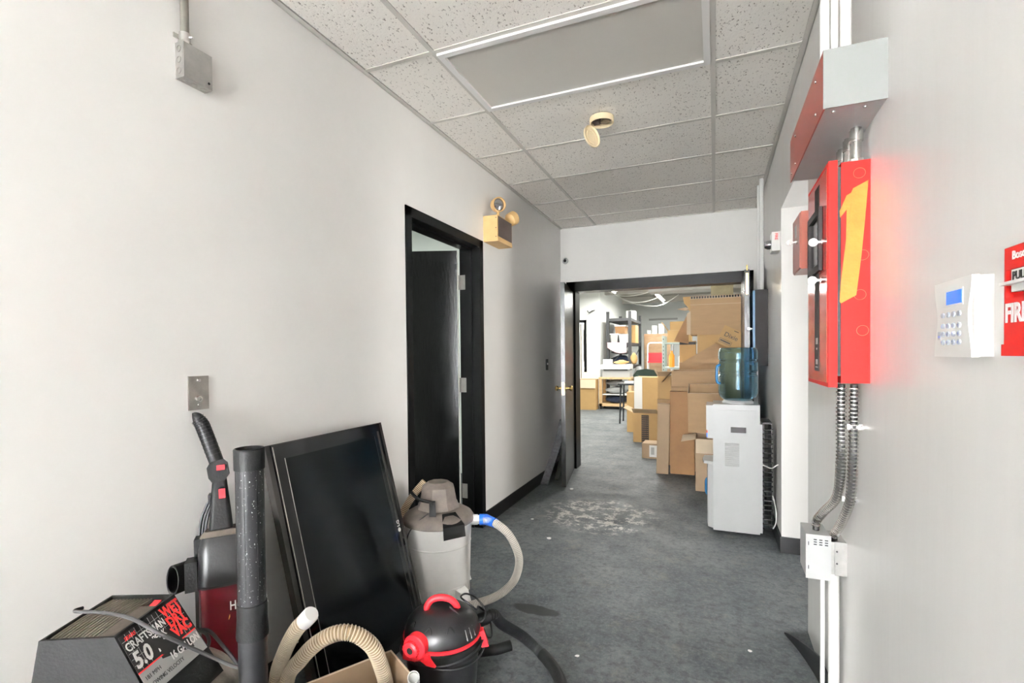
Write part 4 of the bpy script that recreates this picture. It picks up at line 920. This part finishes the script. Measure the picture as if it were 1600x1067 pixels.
# the heap
carton('cardboard_box', 'low open cardboard box with pale flaps, bottom right of the heap by the cooler', (-.08, 5.15, 0), (.19,.40,.49), .02, card_g, True, (('-x',-12),('-y',-88)), G, inner=card_pale, fl=.13)
carton('cardboard_box', 'open cardboard box tilted forward on top of the lowest box', (-.085, 5.44, .537), (.33,.30,.42), 0, card, True, (), G, rot=(math.radians(15),0,0))
carton('cardboard_box', 'flat brown carton standing upright in the far doorway', (-.325, 5.63, 0), (.25,.12,.89), .03, card_d, False, (), G)
carton('cardboard_box', 'narrow tall carton with tape, leftmost upright in the far doorway', (-.530, 5.58, .0), (.125,.12,.755), .06, card_g, False, (), G, rot=(0, math.radians(1.5), .06))
carton('cardboard_box', 'plain carton under the wide open box, mostly hidden', (-.19, 5.96, 0), (.52,.42,.925), 0, card, False, (), G)
eb = carton('cardboard_box', 'wide open cardboard box with raised pointed flap in the heap', (-.185, 5.94, .93), (.52,.44,.175), 0, card, True, (('-x',-50),), G, fl=.17)
Yb = 6.14
obj('flap', MB().prism([aty(1066,566,Yb), aty(1135,568,Yb), aty(1135,545,Yb), aty(1118,536,Yb)], (0,.004,0)), card, eb)
carton('cardboard_box', 'tall carton hidden behind the bottle, under the printed carton', (.155, 6.0, 0), (.14,.30,1.31), 0, card_y, False, (), G)
dx_ = thing('printed_carton', 'tilted golden carton printed with a brand word at the top right', 'box', (.115, 6.02, 1.33), 0, G, rot=(0, math.radians(27), 0))
obj('body', MB().box(-.135,.14,-.09,.09,.03,.245), card_y, dx_, world=False, bevel=.003)
text('lettering', 'Dixie', .070, ink, dx_, frame((-.095,-.0915,.135), (1,0,0), (0,0,1)), world=False, bold=.008)
obj('print_block', MB().box(-.115,.02,-.0915,-.09,.058,.062).box(-.115,.02,-.0915,-.09,.098,.102).box(-.115,-.111,-.0915,-.09,.06,.10).box(.016,.02,-.0915,-.09,.06,.10).box(-.105,.008,-.0915,-.09,.072,.088), ink, dx_, world=False)
obj('print_line', MB().box(-.02,.03,-.0915,-.09,.222,.230).box(.08,.125,-.0915,-.09,.215,.228), ink, dx_, world=False)
carton('cardboard_box', 'lower carton of the rear column, mostly hidden in the heap', (-.05, 6.58, 0), (.70,.45,.62), 0, card_d, False, (), G)
carton('cardboard_box', 'upper carton of the rear column, mostly hidden in the heap', (-.05, 6.58, .62), (.70,.45,.57), 0, card, False, (), G)
bb = carton('cardboard_box', 'small carton with black printed tape under the large top carton', (-.31, 6.60, 1.19), (.19,.22,.26), 0, card_y, False, (), G)
obj('printed_tape', MB().box(-.095,.095,-.1112,-.11,.215,.25), ink, bb, world=False)
cb = carton('cardboard_box', 'pale carton below the large top carton, beside the printed carton', (-.03, 6.42, 1.19), (.31,.34,.325), 0, card_pale if False else card_y, False, (), G)
obj('white_edge', MB().box(-.162,-.155,-.172,-.168,-.0,.325), card_pale, cb, world=False)
A = carton('cardboard_box', 'large closed carton with dotted black tape on top of the heap', (.045, 6.55, 1.518), (.63,.46,.465), 0, card, False, (), G)
obj('crease', MB().box(-.315,.315,-.2312,-.2300,.36,.364), card_pale, A, world=False)
obj('printed_tape', MB().box(-.315,.315,-.2312,-.2300,.43,.462), card_pale, A, world=False)
for k in range(21): obj('tape_mark', MB().box(-.308+k*.030,-.286+k*.030,-.2320,-.2310,.434,.460, Matrix.Identity(4)), ink, A, world=False)
Ya = 6.33
obj('end_flap', MB().prism([aty(1076,487,Ya), aty(1053,533,Ya), aty(1076,537,Ya)], (0,.004,0)), card_d, A)
obj('end_panel', MB().prism([aty(1073,490,Ya-.012), aty(1079,486,Ya-.012), aty(1079,523,Ya-.012), aty(1073,523,Ya-.012)], (0,.008,0)), card_pale, A)
obj('end_flap', MB().prism([aty(1058,483,Ya), aty(1072,480,Ya), aty(1079,484,Ya), aty(1070,485,Ya)], (0,.05,0)), card_in, A)
obj('torn_paper', MB().prism([aty(1067,464,Ya), aty(1082,463,Ya), aty(1082,484,Ya), aty(1077,486,Ya), aty(1074,479,Ya), aty(1069,474,Ya)], (0,.05,0)), card_y, A)
# left of the heap
n_ = carton('cardboard_box', 'small open pinkish carton on the left shoulder of the heap', (-.55, 6.12, .765), (.15,.26,.27), .05, card_y, True, (('-x',60),('-y',40)), G, fl=.09, inner=card_in)
carton('cardboard_box', 'upright carton under the small open pinkish one, behind the narrow tall carton', (-.55, 6.12, 0), (.16,.28,.762), .05, card, False, (), G)
j_ = carton('cardboard_box', 'open carton with a black printed tape strip, left end of the heap on the floor', (-.925, 7.53, 0), (.36,.34,.43), -.04, card_y, True, (('-y',28),('-x',25)), G, fl=.16, inner=card_in)
obj('printed_tape', MB().box(-.06,.045,-.1715,-.170,.0,.40), ink, j_, world=False)
for i in range(4):
    for q in range(13): obj('tape_mark', MB().box(-.055+i*.025,-.040+i*.025,-.1722,-.1714,.010+q*.030,.022+q*.030), card_d, j_, world=False)
k_ = carton('cardboard_box', 'small carton with a white shipping label on the floor before the heap', (-.715, 6.39, 0), (.24,.24,.185), -.05, card_g, False, (), G)
obj('label_sheet', MB().box(-.03,.115,-.1212,-.120,.02,.165), paper, k_, world=False)
obj('barcode', MB().box(-.01,.03,-.1218,-.1212,.05,.14).box(.075,.10,-.1218,-.1212,.03,.15), grey_label, k_, world=False)
l_ = carton('cardboard_box', 'tall golden carton with one white side in the back room', (-.99, 8.32, 0), (.40,.36,.915), -.1, card_y, False, (), None)
obj('white_side', MB().box(-.206,-.20,-.18,.18,.0,.915), paper, l_, world=False)
obj('white_panel', MB().box(-.20,-.075,-.184,-.18,0,.915), paper, l_, world=False)
carton('cardboard_box', 'small golden carton left of the tall white-sided carton', (-1.29, 8.40, 0), (.12,.25,.66), 0, card_y)
o_ = carton('cardboard_box', 'carton with white hanging flap by the back room wall', (-2.735, 11.36, 0), (.40,.36,.70), .05, card_y, True, (('-y',-82),('+y',50)), None, fl=.2, inner=card_pale)

# ------------------------------------------------------------------ back room
struct('wall_back_room_left', MB().box(-6.0, -3.30, 12.0, 12.15, 0, 3.2).box(-2.96, -2.60, 12.0, 12.15, 0, 3.2).box(-3.30, -2.96, 12.0, 12.15, 2.1, 3.2).box(-2.75, -2.60, 12.15, 16.8, 0, 3.2), back_paint)
struct('wall_back_room_rear', MB().box(-2.75, 2.6, 16.8, 16.95, 0, 3.2), back_paint)
struct('wall_back_room_right', MB().box(2.5, 2.6, FY+.15, 16.8, 0, 3.2), back_paint)
struct('wall_back_room_near', MB().box(-6.0, LX-.15, FY, FY+.15, 0, 3.2).box(RX+.16, 2.6, FY, FY+.15, 0, 3.2).box(-6.1,-6.0,FY,12.15,0,3.2), back_paint)
struct('ceiling_back_room', MB().box(-6.1, 2.6, FY+.15, 16.95, 2.98, 3.08), mat('back_ceiling', (.50,.49,.45), .8, col2=(.30,.27,.22), vscale=.7))
dd_ = struct('trim_6', MB().box(-2.99, -2.93, 11.97, 12.15, 0, 2.13).box(-3.33, -3.27, 11.97, 12.15, 0, 2.13).box(-3.33, -2.93, 11.97, 12.15, 2.07, 2.13), black_trim)
struct('wall_beyond', MB().box(-3.9, -2.80, 13.6, 13.7, 0, 2.9), back_paint)
d1 = struct('door_1', MB().box(-3.14, -3.10, 12.16, 12.75, .01, 2.05), mat('tan_door', (.50,.44,.36), .5))
obj('glass_strip', MB().box(-3.10, -3.096, 12.35, 12.50, 1.1, 1.9), glass, d1)
for k, y in enumerate((7.2, 9.6, 12.6, 15.2)):
    struct('ceiling_joist' if False else 'trim_%d' % (7+k), MB().box(-2.7 if y > 12 else -6, 2.5, y, y+.16, 2.80, 2.98), mat('joist_paint', (.52,.50,.46), .7))
def strip(x, y0, y1, lab, on=True, power=55):
    t = thing('strip_light', lab, 'strip light', (x, (y0+y1)/2, 2.78), group='strip lights in the back room')
    obj('housing', MB().box(x-.06, x+.06, y0, y1, 2.74, 2.79), frame_white, t)
    obj('tube', MB().cyl((x, y0+.03, 2.715), (x, y1-.03, 2.715), .018, n=14), lamp_tube, t)
    obj('hanger', MB().cyl((x, y0+.3, 2.79), (x, y0+.3, 2.98), .004, n=6).cyl((x, y1-.3, 2.79), (x, y1-.3, 2.98), .004, n=6), galv, t)
    area('strip_glow', (x, (y0+y1)/2, 2.69), (0, 0, 0), .12, y1-y0, power, (1, .99, .93))
strip(-1.31, 11.9, 14.3, 'lit strip light in the back room, the one whose tube shows below the door head', power=70)
strip(-2.15, 9.3, 11.65, 'lit strip light near the white wall corner in the back room', power=70)
strip(-.9, 6.3, 8.7, 'lit strip light close behind the far doorway, hidden by the door head', power=40)
strip(-3.6, 7.0, 9.4, 'lit strip light at the left of the back room, out of view', power=60)
strip(.9, 9.5, 11.9, 'lit strip light at the right of the back room, behind the carton heap', power=60)
def wire(pts, lab):
    single('ceiling_wire', MB().tube(smooth(pts, 8), .011, 8), white_cord, lab, 'wire', 'white wires slung under the back room ceiling')
wire([(-2.5,12.3,2.86),(-2.1,12.2,2.70),(-1.6,12.2,2.72),(-1.25,12.3,2.88)], 'white wire slung under the back ceiling, nearest of three')
wire([(-2.5,13.2,2.88),(-2.0,13.2,2.64),(-1.5,13.1,2.66),(-1.0,13.0,2.88)], 'white wire slung under the back ceiling, middle of three')
wire([(-2.55,14.4,2.88),(-2.0,14.4,2.68),(-1.4,14.3,2.62),(-.9,14.2,2.88)], 'white wire slung under the back ceiling, farthest of three')
single('ceiling_duct', MB().box(-1.2, .1, 10.0, 10.5, 2.50, 2.66), mat('duct_grey', (.58,.58,.56), .5), 'pale grey duct under the back room ceiling', 'duct', bevel=.01)
single('ceiling_box', MB().box(-.05, .26, 8.0, 8.4, 2.12, 2.42).box(.02,.04,8.15,8.25,2.42,2.98), mat('khaki_box', (.30,.26,.16), .6, var=.2, vscale=8), 'khaki heater box hanging above the carton heap', 'heater', bevel=.01)
# white bracket on the wall
single('wire_bracket', MB().tube(smooth([(-2.90,11.99,2.36),(-2.84,11.90,2.30),(-2.76,11.90,2.34),(-2.72,11.99,2.36)], 6), .012, 8), shelf_metal, 'small dark bracket on the back room white wall', 'bracket')

# charcoal shelving unit with goods
def shelving():
    t = thing('shelving_unit', 'charcoal metal shelving unit loaded with cloth and boxes in the back room', 'shelving', (-2.17, 13.0, 0))
    x0, x1, y0, y1 = -2.43, -1.90, 12.15, 13.9
    for x in (x0, x1):
        for y in (y0, y1): obj('post', MB().box(x-.035, x+.035, y-.035, y+.035, 0, 2.32), shelf_metal, t, bevel=.004)
    for z in (.25, .95, 1.52, 2.12): obj('shelf', MB().box(x0-.03, x1+.03, y0-.03, y1+.03, z-.035, z+.035), shelf_metal, t, bevel=.004)
    obj('cross_brace', MB().cyl((x1+.02, y0, .95), (x1+.02, y1, 1.52), .012, n=8).cyl((x0, y0-.02, .95), (x1, y0-.02, 1.52), .012, n=8), shelf_metal, t)
shelving()
def clothes(name, lab, c, s, m, cat='cloth', tilt=0):
    mb = MB(); rings = []
    for k in range(6):
        f = k/5; r = 1 - .5*abs(2*f-1)**3
        rings.append([Vector((c[0] + s[0]/2*r*math.cos(a)*(1+.12*math.sin(3*a+k)), c[1] + s[1]/2*r*math.sin(a)*(1+.1*math.cos(4*a+k)), c[2] + s[2]*f + .02*math.sin(2*a+k)*(f > 0) + .012)) for a in [2*PI*i/18 for i in range(18)]])
    single(name, mb.loft(rings), m, lab, cat, angle=80)
clothes('folded_cloth', 'stack of grey folded cloth on the charcoal shelving, middle level', (-2.18, 12.55, 1.262), (.50,.6,.10), grey_cloth)
clothes('folded_cloth', 'dark navy folded cloth under the grey stack on the charcoal shelving', (-2.18, 12.55, .985), (.52,.62,.235), navy)
mb = MB(); rr = []
for k in range(9):
    f = k/8; x = -2.43 + .46*f; z = 1.50 - .20*math.sin(PI*(.1+.55*f))
    rr.append([Vector((x, 12.07, z)), Vector((x, 12.085, z)), Vector((x, 12.085, 1.565)), Vector((x, 12.07, 1.565))])
single('pink_cloth', mb.loft(rr), pink, 'pink cloth draped over the front edge of a charcoal shelf', 'cloth')
def bin_(lab, x0, x1, y, z0, z1, m):
    t = thing('storage_bin', lab, 'bin', ((x0+x1)/2, y, z0), group='bins on the charcoal shelving')
    obj('body', MB().hexa([Vector(v) for v in ((x0+.02,y,z0),(x1-.02,y,z0),(x1-.02,y+.35,z0),(x0+.02,y+.35,z0))], [Vector(v) for v in ((x0,y-.01,z1-.02),(x1,y-.01,z1-.02),(x1,y+.36,z1-.02),(x0,y+.36,z1-.02))]), m, t, bevel=.006)
    obj('lid', MB().box(x0-.01,x1+.01,y-.02,y+.37,z1-.02,z1+.01), white_plastic, t, bevel=.004)
bin_('pale bin on the upper charcoal shelf, left', -2.39, -2.20, 12.25, 1.557, 1.78, grey_label)
bin_('pale bin on the upper charcoal shelf, middle', -2.18, -1.97, 12.25, 1.557, 1.76, mat('clear_bin', (.6,.62,.62), .3))
bin_('brown-fronted bin stacked on the pale bins of the upper charcoal shelf', -2.28, -2.02, 12.25, 1.785, 1.98, card_d)
carton('cardboard_box', 'golden carton at the right of the upper charcoal shelf', (-1.98, 13.2, 1.557), (.2,.5,.46), 0, card_y)
clothes('crumpled_bag', 'crumpled grey bag beside the charcoal shelving', (-1.72, 12.35, .0), (.28,.4,.95), grey_cloth, 'bag')
clothes('yellow_rag', 'yellow rag hung on the right post of the charcoal shelving', (-1.80, 12.12, 1.02), (.16,.1,.26), card_y, 'rag')
# wooden cart and machine
t = thing('wooden_cart', 'pale wooden cart with shelves in the back room', 'cart', (-2.12, 11.7, 0))
cx0, cx1, cy0, cy1 = -2.50, -1.76, 11.42, 11.92
for x in (cx0+.03, cx1-.03):
    for y in (cy0+.03, cy1-.03):
        obj('post', MB().box(x-.035, x+.035, y-.03, y+.03, .07, .70), wood, t, bevel=.003)
        obj('caster', MB().cyl((x-.012,y,.035),(x+.012,y,.035), .035, n=14), rubber, t)
obj('top_board', MB().box(cx0-.01, cx1+.01, cy0-.01, cy1+.01, .70, .745), wood, t, bevel=.003)
obj('bottom_board', MB().box(cx0, cx1, cy0, cy1, .07, .13), wood, t, bevel=.003)
obj('middle_board', MB().box(cx0+.06, cx1-.06, cy0+.04, cy1-.02, .33, .35), white_plastic, t)
clothes('plastic_bag', 'grey plastic bag lying on the middle board of the wooden cart', (-2.15, 11.66, .352), (.5,.34,.14), mat('grey_bag', (.3,.31,.31), .4), 'bag')
clothes('dark_bundle', 'dark bundle on the bottom board of the wooden cart', (-2.15, 11.66, .13), (.5,.34,.15), navy, 'bundle')
clothes('dark_cloth', 'dark folded cloth under the top of the wooden cart', (-2.15, 11.66, .53), (.48,.34,.13), grey_cloth)
t = thing('printer', 'white flat machine on top of the wooden cart', 'machine', (-2.13, 11.66, .745))
obj('base', MB().box(-2.43, -1.80, 11.45, 11.88, .745, .91), mat('grey_machine', (.42,.42,.41), .5), t, bevel=.008)
obj('upper_case', MB().box(-2.46, -1.79, 11.43, 11.90, .93, 1.04), white_plastic, t, bevel=.01)
obj('paper_slot', MB().box(-2.40, -1.84, 11.425, 11.43, .905, .93), ink, t)
clothes('paper_scraps', 'heap of tan scraps on the white machine', (-2.02, 11.62, 1.036), (.34,.24,.08), card_y, 'scraps')
single('white_carton', MB().box(-2.42,-2.24,11.50,11.75,1.04,1.16), paper, 'small white carton on the left of the white machine', 'box', bevel=.004)
# plywood, step ladder
single('plywood_sheet', MB().box(-1.72, -1.06, 13.4, 13.43, .0, 1.80), plywood, 'tall plywood sheet standing behind the step ladder', 'plywood')
for k, (x, w, h) in enumerate(((-1.62,.10,.10),(-1.48,.14,.22),(-1.30,.16,.26))):
    t = thing('white_container', ['small white tub standing left on the rear ledge above the plywood', 'medium white tub standing between others on the rear ledge', 'tall white tub standing right on the rear ledge'][k], 'tub', (x, 13.6, 1.80), group='white tubs above the plywood')
    obj('body', MB().lathe([(w*.42,1.80),(w*.5,1.80+h*.9)], 20, (x,13.6,0)), white_plastic, t); obj('lid', MB().lathe([(w*.53,1.80+h*.9),(w*.53,1.80+h)], 20, (x,13.6,0)), grey_label, t)
t = thing('storage_ledge', 'grey ledge behind the plywood holding white tubs', 'shelf', (-1.4, 13.6, 0))
obj('top_board', MB().box(-1.75,-1.0,13.45,13.75,1.77,1.80), grey_enamel, t)
for x in (-1.73,-1.02): obj('leg', MB().box(x-.02,x+.02,13.5,13.72,0,1.77), grey_enamel, t)
t = thing('step_ladder', 'red and white step ladder in front of the plywood', 'ladder', (-1.35, 12.7, 0))
lf = [(-1.53,12.42,.0),(-1.535,12.62,1.48),(-1.515,12.63,1.53),(-1.48,12.635,1.545),(-1.22,12.635,1.545),(-1.185,12.63,1.53),(-1.165,12.62,1.48),(-1.17,12.42,0)]
obj('front_rail', MB().tube(lf, .018, 10), white_plastic, t)
for x in (-1.52,-1.18): obj('rear_leg', MB().cyl((x,12.95,0),(x,12.65,1.1), .014, n=10), white_plastic, t)
for z, y in ((.35,12.47),(.70,12.51),(1.08,12.56)): obj('step', MB().box(-1.52,-1.18,y-.09,y+.09,z-.02,z+.02), red_plastic, t, bevel=.004)
obj('back_plate', MB().box(-1.52,-1.18,12.585,12.60,1.10,1.30), red_plastic, t, bevel=.004)
# green slotted rack with golden cartons
t = thing('slotted_rack', 'pale green slotted metal rack behind the carton heap', 'rack', (-.55, 9.8, 0))
for x in (-.88, -.25):
    for y in (9.55, 10.0):
        p = obj('post', MB().box(x-.025,x+.025,y-.004,y+.004,0,1.62), green_metal, t)
        if y < 9.6:
            for k in range(18): obj('slot', MB().box(x-.006,x+.006,y-.0055,y-.004,.35+k*.07,.38+k*.07), ink, p)
for z in (.45, 1.02, 1.48): obj('shelf', MB().box(-.90,-.23,9.54,10.01,z-.015,z+.015), green_metal, t)
carton('cardboard_box', 'lower golden carton on top of the green slotted rack', (-.60, 9.78, 1.495), (.42,.40,.22), 0, card_y, True, (('-x',55),), fl=.2)
carton('cardboard_box', 'upper golden carton on top of the green slotted rack', (-.58, 9.95, 1.72), (.40,.36,.17), 0, card_y)
single('orange_bottle', MB().lathe([(.05,1.035),(.05,1.25),(.02,1.30),(.02,1.34)], 16, (-.74,9.66,0)), mat('orange_plastic', (.8,.3,.03), .4), 'orange bottle on the green slotted rack', 'bottle')
single('white_jug', MB().lathe([(.07,1.035),(.075,1.22),(.03,1.28),(.03,1.31)], 16, (-.55,9.66,0)), white_plastic, 'white jug on the green slotted rack', 'jug')
# small black table and office chair
t = thing('side_table', 'small black table with thin legs in the back room', 'table', (-1.4, 9.3, 0))
obj('top', MB().box(-1.66,-1.22,9.16,9.60,.715,.745), shelf_metal, t, bevel=.008)
for x, y in ((-1.63,9.19),(-1.25,9.19),(-1.63,9.57),(-1.25,9.57)): obj('leg', MB().cyl((x,y,0),(x+.02*(1 if x < -1.4 else -1),y+.02*(1 if y < 9.4 else -1),.715), .016, n=10), shelf_metal, t)
single('paper_pile', MB().box(-1.55,-1.28,9.22,9.50,.745,.775), paper, 'pile of white paper on the small black table', 'paper', bevel=.005)
t = thing('office_chair', 'dark green office chair behind the white-sided carton', 'chair', (-1.08, 8.86, 0))
cx, cy = -1.08, 8.86
for k in range(5):
    a = math.radians(195 + 72*k); e = Vector((cx + .28*math.cos(a), cy + .28*math.sin(a), .075))
    l = obj('base_leg', MB().cyl((cx,cy,.11), e, .022, .014, n=10), black_plastic, t)
    obj('caster', MB().cyl(e + Vector((-.022,0,-.045)), e + Vector((.022,0,-.045)), .030, n=14).cyl(e + Vector((0,0,-.03)), e, .008, n=8), black_plastic, l)
obj('column', MB().cyl((cx,cy,.09),(cx,cy,.44), .025, n=14), black_plastic, t)
obj('seat', MB().box(cx-.22,cx+.22,cy-.19,cy+.25,.44,.52), dark_green, t, bevel=.03)
obj('backrest', MB().prism([Vector((cx-.20+.0, cy-.25, .62)), Vector((cx+.20, cy-.25, .62)), Vector((cx+.21, cy-.25, .93)), Vector((cx+.15, cy-.25, 1.01)), Vector((cx, cy-.25, 1.035)), Vector((cx-.15, cy-.25, 1.01)), Vector((cx-.21, cy-.25, .93))], (0,.06,0)), dark_green, t, bevel=.012)
obj('back_bar', MB().box(cx-.03,cx+.03,cy-.24,cy-.20,.46,.75), black_plastic, t)
# white ledge line on the rear wall
single('wall_rail', MB().box(-2.0,-1.1,16.76,16.80,2.36,2.42), grey_label, 'pale rail across the rear wall of the back room', 'rail')
single('white_carton', MB().box(-2.12,-1.92,13.0,13.4,2.158,2.40), paper, 'white carton on the top of the charcoal shelving', 'box', bevel=.004)
# paint chips on the corridor floor
for k, (u, v, s_c) in enumerate(((893,765,.018),(858,841,.018),(832,811,.014),(902,1025,.010),(1172,1017,.010),(947,812,.008))):
    p = atz(u, v, .0); n = 7
    single('paint_chip', MB().prism([p + Vector((s_c*random.uniform(.6,1.2)*math.cos(2*PI*i/n), s_c*random.uniform(.6,1.2)*math.sin(2*PI*i/n), .0004)) for i in range(n)], (0,0,.0015 if k else .012)), paper,
           ['white crumb at the foot of the left far door leaf', 'white chip on the floor near the worn patch, nearest the blue tape hose', 'white chip on the floor beside the left baseboard', 'small white chip on the floor right of the black hose', 'small white chip on the floor near the peeling strip', 'tiny white chip in the worn floor patch'][k], 'paint chip', 'white chips on the corridor floor')
